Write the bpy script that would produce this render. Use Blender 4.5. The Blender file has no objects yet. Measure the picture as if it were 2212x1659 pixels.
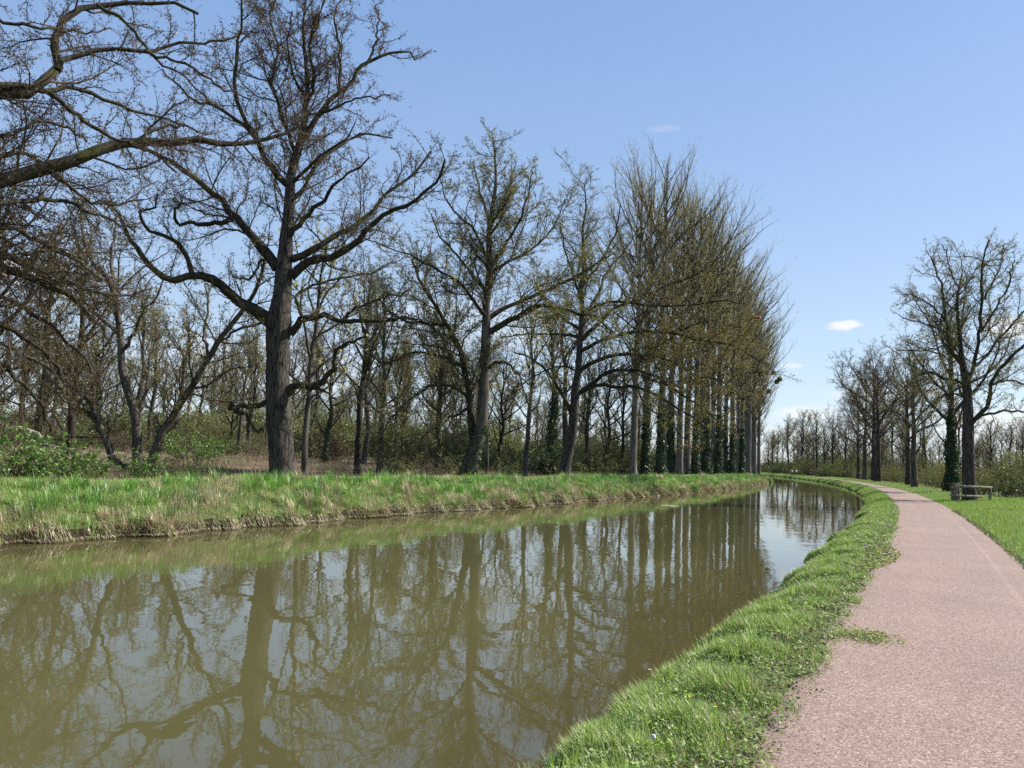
import bpy, math, random
import numpy as np
from mathutils import Matrix, Vector

SC = bpy.context.scene
COL = SC.collection
RNG = np.random.default_rng(7)
random.seed(7)
R_ = math.radians

# ------------------------------------------------------------------ camera
PITCH, ROLL, EYE = R_(5.5), R_(2.35), 1.6
FPX, CX, CY = 1659.0, 1106.0, 829.5          # focal length and centre in pixels of a 2212 px wide frame
_F = np.array([0, math.cos(PITCH), math.sin(PITCH)])
_U = np.array([0, -math.sin(PITCH), math.cos(PITCH)])
_R = np.array([1.0, 0, 0])
CR = math.cos(ROLL) * _R + math.sin(ROLL) * _U
CU = -math.sin(ROLL) * _R + math.cos(ROLL) * _U
cam = bpy.data.cameras.new('camera')
cam.sensor_width, cam.lens, cam.clip_start, cam.clip_end = 36.0, 27.0, 0.05, 6000.0
camo = bpy.data.objects.new('camera', cam)
COL.objects.link(camo)
M = Matrix.Identity(4)
for i in range(3):
    M[i][0], M[i][1], M[i][2] = CR[i], CU[i], -_F[i]
M[2][3] = EYE
camo.matrix_world = M
SC.camera = camo

# ------------------------------------------------------------------ light
SUN_AZ, SUN_EL = R_(74), R_(44)               # azimuth clockwise from +Y
SC.view_settings.view_transform = 'Standard'
SC.view_settings.look = 'None'
SC.view_settings.exposure = 0.9
SC.view_settings.gamma = 1.0
SC.view_settings.use_curve_mapping = False
W = bpy.data.worlds.new('World')
SC.world = W
W.use_nodes = True
wn, wl = W.node_tree.nodes, W.node_tree.links
wn.clear()
sky = wn.new('ShaderNodeTexSky')
sky.sky_type = 'NISHITA'
sky.sun_disc = False
sky.sun_elevation, sky.sun_rotation = SUN_EL, SUN_AZ
sky.altitude, sky.air_density, sky.dust_density, sky.ozone_density = 100, 1.0, 0.6, 1.6
bg = wn.new('ShaderNodeBackground')
bg.inputs['Strength'].default_value = 0.095
wo = wn.new('ShaderNodeOutputWorld')
tc = wn.new('ShaderNodeTexCoord')


def wmath(op, a, b=None):
    n = wn.new('ShaderNodeMath')
    n.operation = op
    for k, v in enumerate((a, b)):
        if v is None:
            continue
        if hasattr(v, 'is_linked'):
            wl.new(v, n.inputs[k])
        else:
            n.inputs[k].default_value = v
    return n.outputs[0]


def px_dir(px, py):
    d = _F * FPX + CR * (px - CX) - CU * (py - CY)
    return d / np.linalg.norm(d)


# the small fair-weather clouds, fixed directions of the sky
nz = wn.new('ShaderNodeTexNoise')
nz.inputs['Scale'].default_value = 38.0
nz.inputs['Detail'].default_value = 7.0
nz.inputs['Roughness'].default_value = 0.62
wmap = wn.new('ShaderNodeMapping')
wmap.inputs['Scale'].default_value = (1, 1, 2.2)
wl.new(tc.outputs['Generated'], wmap.inputs[0])
wl.new(wmap.outputs[0], nz.inputs['Vector'])
total = None
for (px, py, rx, ry, amp) in ((1823, 703, 29, 11, 1.3), (1712, 791, 20, 7, .7), (1742, 893, 60, 16, .75), (1716, 682, 7, 4, .35),
                              (1700, 935, 70, 16, .45), (1900, 850, 90, 25, .5), (2205, 705, 60, 20, 1.2), (2170, 915, 120, 30, .9),
                              (1440, 277, 40, 7, .14), (20, 580, 110, 26, .9), (1000, 700, 240, 60, .35), (560, 790, 260, 60, .45)):
    c = px_dir(px, py)
    a = np.cross(c, [0, 0, 1]); a /= np.linalg.norm(a)
    b = np.cross(a, c)
    acc = []
    for ax, r in ((a, rx), (b, ry)):
        dn = wn.new('ShaderNodeVectorMath')
        dn.operation = 'DOT_PRODUCT'
        wl.new(tc.outputs['Generated'], dn.inputs[0])
        dn.inputs[1].default_value = tuple(ax)
        q = wmath('DIVIDE', dn.outputs['Value'], r / FPX * 1.15)
        acc.append(wmath('MULTIPLY', q, q))
    dn = wn.new('ShaderNodeVectorMath')
    dn.operation = 'DOT_PRODUCT'
    wl.new(tc.outputs['Generated'], dn.inputs[0])
    dn.inputs[1].default_value = tuple(c)
    front = wmath('GREATER_THAN', dn.outputs['Value'], 0.0)
    fall = wmath('SUBTRACT', 1.0, wmath('ADD', acc[0], acc[1]))
    fall = wmath('ADD', fall, wmath('MULTIPLY', wmath('SUBTRACT', nz.outputs['Fac'], 0.5), 3.0))
    mk = wmath('MULTIPLY', wmath('MULTIPLY', wmath('MAXIMUM', fall, 0.0), amp), front)
    mk = wmath('MINIMUM', mk, min(1.0, amp))
    total = mk if total is None else wmath('MAXIMUM', total, mk)
mixc = wn.new('ShaderNodeMix')
mixc.data_type = 'RGBA'
wl.new(wmath('MULTIPLY', total, 0.9), mixc.inputs[0])
sep = wn.new('ShaderNodeSeparateXYZ')
wl.new(tc.outputs['Generated'], sep.inputs[0])
sr = wn.new('ShaderNodeValToRGB')
el = sr.color_ramp.elements
while len(el) < 5:
    el.new(.5)
for k_, (p_, c_) in enumerate(((0, (.40, .465, .535)), (.10, (.335, .42, .53)), (.3, (.232, .332, .505)), (.5, (.163, .268, .475)), (1, (.09, .18, .40)))):
    el[k_].position = p_
    el[k_].color = (*c_, 1)
wl.new(wmath('MAXIMUM', sep.outputs[2], 0.0), sr.inputs[0])
sx = wn.new('ShaderNodeVectorMath')
sx.operation = 'SCALE'
wl.new(sr.outputs[0], sx.inputs[0])
sx.inputs['Scale'].default_value = 9.9
skm = wn.new('ShaderNodeMix')
skm.data_type = 'RGBA'
skm.inputs[0].default_value = .68
wl.new(sky.outputs[0], skm.inputs[6])
wl.new(sx.outputs[0], skm.inputs[7])
wl.new(skm.outputs[2], mixc.inputs[6])
mixc.inputs[7].default_value = (5.6, 5.7, 5.85, 1)
wl.new(mixc.outputs[2], bg.inputs['Color'])
wl.new(bg.outputs[0], wo.inputs[0])

sun = bpy.data.lights.new('sun', 'SUN')
sun.energy, sun.angle, sun.color = 4.8, R_(0.53), (1.0, 0.95, 0.86)
suno = bpy.data.objects.new('sun', sun)
COL.objects.link(suno)
SDIR = Vector((math.sin(SUN_AZ) * math.cos(SUN_EL), math.cos(SUN_AZ) * math.cos(SUN_EL), math.sin(SUN_EL)))
suno.rotation_euler = SDIR.to_track_quat('Z', 'Y').to_euler()
suno.location = (60, 20, 60)

# ------------------------------------------------------------------ helpers


def project(P):
    P = np.asarray(P, float) - np.array([0, 0, EYE])
    d = P @ _F
    return CX + FPX * (P @ CR) / d, CY - FPX * (P @ CU) / d


def at(px, py, Y):
    """the point at forward distance Y seen at pixel px, py"""
    d = _F * FPX + CR * (px - CX) - CU * (py - CY)
    return d * (Y / d[1]) + np.array([0, 0, EYE])


UX, VX = np.array([0.478, 0.878]), np.array([0.878, -0.478])
KS = 7.5e-4


def curve(s):
    s = np.asarray(s, float)
    q = np.clip(s - 14, 0, 260)
    sh = -KS * q * q - 2 * KS * 260 * np.clip(s - 274, 0, None)
    ds = -2 * KS * q
    c = s[..., None] * UX + sh[..., None] * VX
    t = UX + ds[..., None] * VX
    t = t / np.linalg.norm(t, axis=-1, keepdims=True)
    return c, np.stack([t[..., 1], -t[..., 0]], -1)


def sn(s, n):
    """canal coordinates (along, right of the camera) to world x, y"""
    c, nn = curve(s)
    n = np.asarray(n, float)
    s = np.asarray(s, float)
    n = n + np.clip((s - 25) * .04, 0, 4.5) * np.clip((-9 - n) / 5, 0, 1)     # the canal narrows towards the bend
    return c + n[..., None] * nn


PN = np.array([-900, -400, -150, -80, -40, -28, -24, -22.5, -21, -19.5, -18.5, -17.6, -16.9, -16.55, -16.42, -16.3, -15.6, -14, -4.5, -3.2,
               -2.52, -2.38, -2.3, -2.1, -1.7, -1.3, -0.87, 1.6, 2.3, 4, 9, 16, 40, 120, 400, 900.])
PZ = np.array([6, 4.0, 1.6, .85, .3, .13, .24, .42, .52, .55, .45, .18, -.12, -.36, -.62, -.78, -1.3, -1.6, -1.6, -1.2,
               -.8, -.64, -.52, -.36, -.14, -.03, -.004, -.004, .02, .14, .2, 0, -.3, 0, 2, 5.])
_wv = [(RNG.uniform(.15, 1.3), RNG.uniform(.2, 1.6), RNG.uniform(0, 6.28)) for _ in range(14)]


def lump(s, n):
    return sum(np.sin(a * s + b * n + c) / (1 + 1.5 * a) for a, b, c in _wv) / 5.0


def edge_wob(s):
    return 0.11 * np.sin(s * 1.3 + 1) + 0.08 * np.sin(s * 2.9) + 0.06 * np.sin(s * 5.3 + 2) + .1 * np.sin(s * .31 + .5)


def wobble(s, n):
    w = edge_wob(s) * np.where(n < -8, 1.6, np.clip((s - 7) / 6, .0, 1))
    return w * np.exp(-((n + 16.5) / 1.3) ** 2) + w * np.exp(-((n + 2.3) / .6) ** 2)


def real_n(s, ne):
    """n at which the bank profile is that of ne"""
    n = ne
    for _ in range(4):
        n = ne - wobble(s, n)
    return n


def ground_z(s, n):
    s, n = np.broadcast_arrays(np.asarray(s, float), np.asarray(n, float))
    z = np.interp(n + wobble(s, n), PN, PZ)
    amp = np.where(n < -16.6, np.clip((-16.6 - n) * .2, 0, .2) * np.clip(1.3 - (-16.6 - n) / 6, .3, 1), np.where(n > 1.6, np.clip((n - 1.6) * .06, 0, .1), 0))
    amp = amp * np.clip((200 - np.abs(n)) / 100, 0, 1)
    return z + amp * lump(s, n)


def ground(s, n):
    p = sn(s, n)
    return np.concatenate([p, ground_z(s, n)[..., None]], -1)


def base_on(px, n):
    s = np.linspace(2, 330, 6000)
    P = ground(s, np.full_like(s, n))
    x, y = project(P)
    ok = (P - [0, 0, EYE]) @ _F > 1
    e = np.where(ok, np.abs(x - px), 1e9)
    hit = np.nonzero(e < 1.0)[0]
    k = hit[0] if len(hit) else np.argmin(e)
    return P[k]


def mesh(name, V, polys, mats=(), col=None, smooth=True):
    """polys: list of (index array (n, k), material index)"""
    me = bpy.data.meshes.new(name)
    V = np.ascontiguousarray(V, np.float32)
    me.vertices.add(len(V))
    me.vertices.foreach_set('co', V.ravel())
    li, ls, lm, off = [], [], [], 0
    for a, m in polys:
        if len(a) == 0:
            continue
        a = np.asarray(a, np.int32)
        li.append(a.ravel())
        ls.append(off + np.arange(len(a), dtype=np.int32) * a.shape[1])
        lm.append(np.full(len(a), m, np.int32))
        off += a.size
    li, ls, lm = np.concatenate(li), np.concatenate(ls), np.concatenate(lm)
    me.loops.add(len(li))
    me.loops.foreach_set('vertex_index', li)
    me.polygons.add(len(ls))
    me.polygons.foreach_set('loop_start', ls)
    me.polygons.foreach_set('material_index', lm)
    me.polygons.foreach_set('use_smooth', np.full(len(ls), smooth, bool))
    if col is not None:
        c = np.ones((len(V), 4), np.float32)
        c[:, :3] = col
        at_ = me.color_attributes.new('col', 'FLOAT_COLOR', 'POINT')
        at_.data.foreach_set('color', c.ravel())
    for m in mats:
        me.materials.append(m)
    me.update(calc_edges=True)
    return me


def link(name, data, parent=None, loc=(0, 0, 0)):
    o = bpy.data.objects.new(name, data)
    COL.objects.link(o)
    o.location = loc
    if parent is not None:
        o.parent = parent
    return o


def tag(o, label, cat, group=None, kind=None):
    if kind:
        o['kind'] = kind
    if label:
        o['label'] = label
    if cat:
        o['category'] = cat
    if group:
        o['group'] = group
    return o


def thing(name, label, cat, loc=(0, 0, 0), rz=0.0, sc=1.0, group=None):
    o = link(name, None, None, loc)
    o.rotation_euler = (0, 0, rz)
    o.scale = (sc, sc, sc)
    o.empty_display_size = .3
    return tag(o, label, cat, group)


# ------------------------------------------------------------------ materials


def mat(name):
    m = bpy.data.materials.new(name)
    m.use_nodes = True
    n = m.node_tree.nodes
    n.clear()
    return m, n, m.node_tree.links, n.new('ShaderNodeOutputMaterial')


def ramp(n, stops):
    r = n.new('ShaderNodeValToRGB')
    e = r.color_ramp.elements
    while len(e) < len(stops):
        e.new(0.5)
    for k, (p, c) in enumerate(stops):
        e[k].position = p
        e[k].color = (*c, 1)
    return r


def noise(n, l, scale, detail=5, rough=.6, coord='Object', stretch=None):
    t = n.new('ShaderNodeTexCoord')
    x = n.new('ShaderNodeTexNoise')
    x.inputs['Scale'].default_value = scale
    x.inputs['Detail'].default_value = detail
    x.inputs['Roughness'].default_value = rough
    if stretch:
        mp = n.new('ShaderNodeMapping')
        mp.inputs['Scale'].default_value = stretch
        l.new(t.outputs[coord], mp.inputs[0])
        l.new(mp.outputs[0], x.inputs['Vector'])
    else:
        l.new(t.outputs[coord], x.inputs['Vector'])
    return x


def bark(name, dark, light, moss, scale=6.0, moss_at=.58, bump=.6):
    m, n, l, o = mat(name)
    b = n.new('ShaderNodeBsdfPrincipled')
    b.inputs['Roughness'].default_value = .92
    b.inputs['Specular IOR Level'].default_value = .15
    x = noise(n, l, scale, 6, .7, stretch=(1, 1, .18))
    r = ramp(n, [(.38, dark), (.5, tuple(.5 * (a + c) for a, c in zip(dark, light))), (.64, light)])
    l.new(x.outputs['Fac'], r.inputs[0])
    y = noise(n, l, 1.1, 6, .65)
    r2 = ramp(n, [(moss_at, (0, 0, 0)), (moss_at + .12, (1, 1, 1))])
    l.new(y.outputs['Fac'], r2.inputs[0])
    mx = n.new('ShaderNodeMix')
    mx.data_type = 'RGBA'
    l.new(r2.outputs[0], mx.inputs[0])
    l.new(r.outputs[0], mx.inputs[6])
    mx.inputs[7].default_value = (*moss, 1)
    l.new(mx.outputs[2], b.inputs['Base Color'])
    bp = n.new('ShaderNodeBump')
    bp.inputs['Strength'].default_value = bump
    bp.inputs['Distance'].default_value = .06
    l.new(x.outputs['Fac'], bp.inputs['Height'])
    l.new(bp.outputs[0], b.inputs['Normal'])
    l.new(b.outputs[0], o.inputs[0])
    return m


def plain(name, c, rough=.9, var=.25, scale=3.0):
    m, n, l, o = mat(name)
    b = n.new('ShaderNodeBsdfPrincipled')
    b.inputs['Roughness'].default_value = rough
    b.inputs['Specular IOR Level'].default_value = .2
    x = noise(n, l, scale, 4)
    r = ramp(n, [(.3, tuple(v * (1 - var) for v in c)), (.7, tuple(v * (1 + var) for v in c))])
    l.new(x.outputs['Fac'], r.inputs[0])
    l.new(r.outputs[0], b.inputs['Base Color'])
    l.new(b.outputs[0], o.inputs[0])
    return m


def leafy(name, trans=.35, gloss=.06):
    """thin leaf or blade: the blade's own colour comes from the mesh"""
    m, n, l, o = mat(name)
    a = n.new('ShaderNodeAttribute')
    a.attribute_name = 'col'
    d = n.new('ShaderNodeBsdfDiffuse')
    t = n.new('ShaderNodeBsdfTranslucent')
    g = n.new('ShaderNodeBsdfGlossy')
    g.inputs['Roughness'].default_value = .45
    g.inputs['Color'].default_value = (.8, .8, .8, 1)
    l.new(a.outputs['Color'], d.inputs['Color'])
    l.new(a.outputs['Color'], t.inputs['Color'])
    x = n.new('ShaderNodeMixShader')
    x.inputs[0].default_value = trans
    l.new(d.outputs[0], x.inputs[1])
    l.new(t.outputs[0], x.inputs[2])
    y = n.new('ShaderNodeMixShader')
    y.inputs[0].default_value = gloss
    l.new(x.outputs[0], y.inputs[1])
    l.new(g.outputs[0], y.inputs[2])
    l.new(y.outputs[0], o.inputs[0])
    return m


OAK = bark('oak_bark', (.010, .008, .006), (.115, .10, .085), (.045, .052, .016), 13.0, .64, 1.0)
LIMB = bark('mossy_limb_bark', (.015, .012, .009), (.065, .055, .042), (.048, .052, .014), 8.0, .5)
GREY = bark('grey_bark', (.03, .026, .022), (.135, .12, .10), (.05, .058, .022), 5.0, .62)
POPB = bark('poplar_bark', (.05, .045, .038), (.21, .19, .165), (.07, .077, .03), 4.0, .64)
TWIG = plain('twig_bark', (.075, .057, .04))
TWIGG = plain('grey_twig_bark', (.15, .12, .088))
TWIGP = plain('poplar_twig_bark', (.26, .215, .13))
POPL = plain('poplar_limb_bark', (.085, .07, .05))
DEADW = plain('bleached_dead_wood', (.34, .29, .23))
LEAF = leafy('young_leaf', .4, .03)
BLADE = leafy('grass_blade', .35, .05)

# ------------------------------------------------------------------ setting


def mix_noise_ground(name, stops, scale, scale2, stops2, fac=.5, bump=.3):
    m, n, l, o = mat(name)
    b = n.new('ShaderNodeBsdfPrincipled')
    b.inputs['Roughness'].default_value = .95
    b.inputs['Specular IOR Level'].default_value = .1
    x = noise(n, l, scale, 8, .7)
    r = ramp(n, stops)
    l.new(x.outputs['Fac'], r.inputs[0])
    y = noise(n, l, scale2, 6, .6)
    r2 = ramp(n, stops2)
    l.new(y.outputs['Fac'], r2.inputs[0])
    mx = n.new('ShaderNodeMix')
    mx.data_type = 'RGBA'
    mx.inputs[0].default_value = fac
    l.new(r.outputs[0], mx.inputs[6])
    l.new(r2.outputs[0], mx.inputs[7])
    l.new(mx.outputs[2], b.inputs['Base Color'])
    bp = n.new('ShaderNodeBump')
    bp.inputs['Strength'].default_value = bump
    bp.inputs['Distance'].default_value = .03
    l.new(x.outputs['Fac'], bp.inputs['Height'])
    l.new(bp.outputs[0], b.inputs['Normal'])
    l.new(b.outputs[0], o.inputs[0])
    return m


TURF = mix_noise_ground('turf', [(.3, (.06, .06, .025)), (.5, (.10, .14, .04)), (.7, (.20, .17, .09))], 9,
                        .7, [(.35, (.06, .10, .022)), (.65, (.12, .12, .05))])
MUD = mix_noise_ground('bank_mud', [(.3, (.012, .008, .006)), (.7, (.036, .025, .017))], 7, 2, [(.3, (.018, .012, .008)), (.7, (.045, .032, .021))], bump=.8)
FIELD = mix_noise_ground('brown_field', [(.3, (.10, .06, .04)), (.7, (.22, .15, .10))], 1.7,
                         .09, [(.35, (.15, .10, .065)), (.6, (.10, .11, .045))])


def grid_mesh(name, S, N, zf, mats, mi, smooth=True):
    SS, NN = np.meshgrid(S, N, indexing='ij')
    P = sn(SS, NN)
    V = np.concatenate([P, zf(SS, NN)[..., None]], -1).reshape(-1, 3)
    a, b = len(S), len(N)
    i = np.arange(a * b).reshape(a, b)
    Q = np.stack([i[:-1, :-1], i[:-1, 1:], i[1:, 1:], i[1:, :-1]], -1)[:, :, ::-1]
    polys = []
    nm = .5 * (NN[:-1, :-1] + NN[1:, 1:])
    k = mi(nm + (wobble(.5 * (SS[:-1, :-1] + SS[1:, 1:]), nm) if name == 'ground' else 0))
    for j in range(len(mats)):
        polys.append((Q[k == j], j))
    return mesh(name, V, polys, mats, None, smooth)


S_ = np.unique(np.concatenate([np.linspace(-160, -20, 15), np.arange(-20, 60, .35), np.arange(60, 150, .9), np.arange(150, 330, 3), np.linspace(330, 900, 12)]))
N_ = np.unique(np.concatenate([PN, np.linspace(-40, -23, 14), np.linspace(-23, -15.5, 42), np.linspace(-3.2, -.87, 26), np.linspace(1.6, 16, 30), np.linspace(-150, -40, 16), np.linspace(16, 120, 12)]))
gm = grid_mesh('ground', S_, N_, ground_z, [TURF, MUD, FIELD],
               lambda n: np.where((n > -16.58) & (n < -2.25), 1, np.where(n < -25.5, 2, 0)))
tag(link('ground', gm), 'grassy canal banks with brown field behind the far bank', None, kind='structure')
big = np.array([[-5000, -5000, -3.5], [5000, -5000, -3.5], [5000, 5000, -3.5], [-5000, 5000, -3.5]])
tag(link('terrain', mesh('terrain', big, [(np.array([[0, 1, 2, 3]]), 0)], [FIELD])), 'flat land running to the horizon', None, kind='structure')

# water
wm, n, l, o = mat('canal_water')
b = n.new('ShaderNodeBsdfPrincipled')
b.inputs['Base Color'].default_value = (.118, .098, .035, 1)
b.inputs['Roughness'].default_value = .015
b.inputs['IOR'].default_value = 1.42
x1 = noise(n, l, 2.3, 3, .5, stretch=(1, .55, 1))
x2 = noise(n, l, .5, 2, .5)
ad = n.new('ShaderNodeMath'); ad.operation = 'MULTIPLY_ADD'
l.new(x1.outputs['Fac'], ad.inputs[0]); ad.inputs[1].default_value = .35
l.new(x2.outputs['Fac'], ad.inputs[2])
bp = n.new('ShaderNodeBump')
bp.inputs['Strength'].default_value = .12
bp.inputs['Distance'].default_value = .06
l.new(ad.outputs[0], bp.inputs['Height'])
l.new(bp.outputs[0], b.inputs['Normal'])
cl = noise(n, l, .16, 4, .6)
rr = ramp(n, [(.3, (.076, .070, .029)), (.7, (.100, .091, .036))])
l.new(cl.outputs['Fac'], rr.inputs[0])
wa = n.new('ShaderNodeAttribute'); wa.attribute_name = 'col'
wx = n.new('ShaderNodeMix'); wx.data_type = 'RGBA'; wx.blend_type = 'MULTIPLY'; wx.inputs[0].default_value = 1
l.new(rr.outputs[0], wx.inputs[6]); l.new(wa.outputs['Color'], wx.inputs[7])
l.new(wx.outputs[2], b.inputs['Base Color'])
l.new(b.outputs[0], o.inputs[0])
SW, NW = np.concatenate([np.linspace(-150, 0, 10), np.arange(2, 330, 4)]), np.array([-18.2, -16.2, -14, -10, -7, -5, -3.6, -2.8, -1.4])
silt = np.array([[.75, .7, .7], [.8, .78, .75], [1, 1, 1], [1, 1, 1], [1, 1, 1], [.95, .94, .95], [.82, .79, .8], [.7, .65, .66], [.65, .6, .6]])   # darker bed shows through the shallow margins
wmesh = grid_mesh('water', SW, NW, lambda s, n: np.full(s.shape, -.6), [wm], lambda n: np.zeros(n.shape, int))
wc = wmesh.color_attributes.new('col', 'FLOAT_COLOR', 'POINT')
wc.data.foreach_set('color', np.concatenate([np.tile(silt, (len(SW), 1)), np.ones((len(SW) * len(NW), 1))], 1).astype(np.float32).ravel())
tag(link('water', wmesh), 'still muddy green canal water', None, kind='structure')

# path
pm, n, l, o = mat('pink_asphalt')
b = n.new('ShaderNodeBsdfPrincipled')
b.inputs['Roughness'].default_value = .85
b.inputs['Specular IOR Level'].default_value = .25
g0 = n.new('ShaderNodeTexVoronoi'); g0.inputs['Scale'].default_value = 105
tcp = n.new('ShaderNodeTexCoord'); l.new(tcp.outputs['Object'], g0.inputs['Vector'])
sg = n.new('ShaderNodeSeparateColor'); l.new(g0.outputs['Color'], sg.inputs[0])
g1 = noise(n, l, 30, 6, .85)
gm_ = n.new('ShaderNodeMath'); gm_.operation = 'MULTIPLY_ADD'
l.new(sg.outputs[0], gm_.inputs[0]); gm_.inputs[1].default_value = .55
gs = n.new('ShaderNodeMath'); gs.operation = 'MULTIPLY'; l.new(g1.outputs['Fac'], gs.inputs[0]); gs.inputs[1].default_value = .48
l.new(gs.outputs[0], gm_.inputs[2])
r1 = ramp(n, [(.20, (.05, .036, .03)), (.30, (.15, .104, .085)), (.52, (.245, .173, .140)), (.72, (.30, .217, .178)), (.80, (.48, .38, .32))])
l.new(gm_.outputs[0], r1.inputs[0])
g2 = noise(n, l, .55, 6, .6)
r2 = ramp(n, [(.3, (.87, .85, .85)), (.7, (1.06, 1.05, 1.04))])
l.new(g2.outputs['Fac'], r2.inputs[0])
mx = n.new('ShaderNodeMix'); mx.data_type = 'RGBA'; mx.blend_type = 'MULTIPLY'; mx.inputs[0].default_value = 1
l.new(r1.outputs[0], mx.inputs[6]); l.new(r2.outputs[0], mx.inputs[7])
ua = n.new('ShaderNodeAttribute'); ua.attribute_name = 'col'
mx2 = n.new('ShaderNodeMix'); mx2.data_type = 'RGBA'; mx2.blend_type = 'MULTIPLY'; mx2.inputs[0].default_value = 1
l.new(mx.outputs[2], mx2.inputs[6]); l.new(ua.outputs['Color'], mx2.inputs[7])
l.new(mx2.outputs[2], b.inputs['Base Color'])
bp = n.new('ShaderNodeBump'); bp.inputs['Strength'].default_value = .35; bp.inputs['Distance'].default_value = .006
l.new(g1.outputs['Fac'], bp.inputs['Height']); l.new(bp.outputs[0], b.inputs['Normal'])
l.new(b.outputs[0], o.inputs[0])
SP = np.concatenate([np.arange(-12, 40, .2), np.arange(40, 330, 1.5)])
tt = np.concatenate([np.linspace(0, .74, 16), [.755, .77, .78, .8], np.linspace(.84, 1, 5)])
eL = -.9 + .05 * np.sin(SP * 1.1) + .04 * np.sin(SP * 2.7 + 1) + RNG.normal(0, .02, len(SP))
eR = 1.6 + .05 * np.sin(SP * .9 + 2) + .03 * np.sin(SP * 3.1) + RNG.normal(0, .02, len(SP))
NNp = np.repeat((-.9 + 2.5 * tt)[None], len(SP), 0)
NNp[:, 0] = eL; NNp[:, -1] = eR
SSp = np.repeat(SP[:, None], len(tt), 1)
Vp = np.concatenate([sn(SSp, NNp), (.012 - .008 * np.abs(tt - .5)[None] * np.ones_like(SSp))[..., None]], -1).reshape(-1, 3)
i = np.arange(len(SP) * len(tt)).reshape(len(SP), len(tt))
Q = np.stack([i[:-1, :-1], i[1:, :-1], i[1:, 1:], i[:-1, 1:]], -1).reshape(-1, 4)[:, ::-1]
pc = np.ones((len(SP), len(tt), 3))
pc[:, 17:19] *= 1.14                              # pale worn seam
pc[:, 6:8] *= 1.03
pc[:, 0] *= .72; pc[:, 1] *= .93; pc[:, -1] *= .75
tag(link('path', mesh('path', Vp, [(Q, 0)], [pm], pc.reshape(-1, 3))), 'pink asphalt towpath along the canal', None, kind='structure')

# dirt wheel tracks on the far bank
tm = mix_noise_ground('dry_track', [(.3, (.20, .15, .10)), (.7, (.34, .27, .19))], 6, .8, [(.35, (.26, .20, .14)), (.65, (.12, .14, .05))], .35)
for k, nn in enumerate((-20.4, -22.0)):
    St = np.arange(52, 112, .8)
    w = .28 + .1 * np.sin(St * .7 + k) + .06 * np.sin(St * 2.1)
    Vt = np.concatenate([np.concatenate([sn(St, nn + dx * w), (ground_z(St, nn + dx * w) + .02)[:, None]], -1) for dx in (-1, 0, 1)])
    m_ = len(St); i = np.arange(m_ - 1)
    Qt = np.concatenate([np.stack([i, i + m_, i + m_ + 1, i + 1], -1), np.stack([i + m_, i + 2 * m_, i + 2 * m_ + 1, i + m_ + 1], -1)])
    tag(link('dirt_track', mesh('dirt_track', Vt, [(Qt, 0)], [tm])), 'pale dry wheel track on the far bank', None, kind='structure')

# ------------------------------------------------------------------ tree kit


def unit(v):
    return v / np.maximum(np.linalg.norm(v, axis=-1, keepdims=True), 1e-9)


def frames(T):
    ref = np.where(np.abs(T[..., 2:3]) > .9, np.array([1.0, 0, 0]), np.array([0, 0, 1.0]))
    a = unit(np.cross(T, ref))
    return a, np.cross(T, a)


def tubes(P, Rr, k):
    """P (N, K, 3), Rr (N, K) -> verts, quads"""
    N, K = P.shape[:2]
    T = np.empty_like(P)
    T[:, 1:-1] = P[:, 2:] - P[:, :-2]
    T[:, 0] = P[:, 1] - P[:, 0]
    T[:, -1] = P[:, -1] - P[:, -2]
    T = unit(T)
    mean = unit(P[:, -1] - P[:, 0])
    ref = np.where(np.abs(mean[:, 2:3]) > .8, np.array([1.0, .13, 0]), np.array([0.1, 0, 1.0]))[:, None, :]
    a = unit(np.cross(T, np.broadcast_to(ref, T.shape)))
    b = np.cross(T, a)
    th = np.arange(k) * 2 * math.pi / k
    V = P[:, :, None] + Rr[:, :, None, None] * (np.cos(th)[:, None] * a[:, :, None] + np.sin(th)[:, None] * b[:, :, None])
    i = np.arange(N * K * k).reshape(N, K, k)
    j = np.roll(i, -1, 2)
    Q = np.stack([i[:, :-1], j[:, :-1], j[:, 1:], i[:, 1:]], -1).reshape(-1, 4)
    return V.reshape(-1, 3), Q


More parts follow.
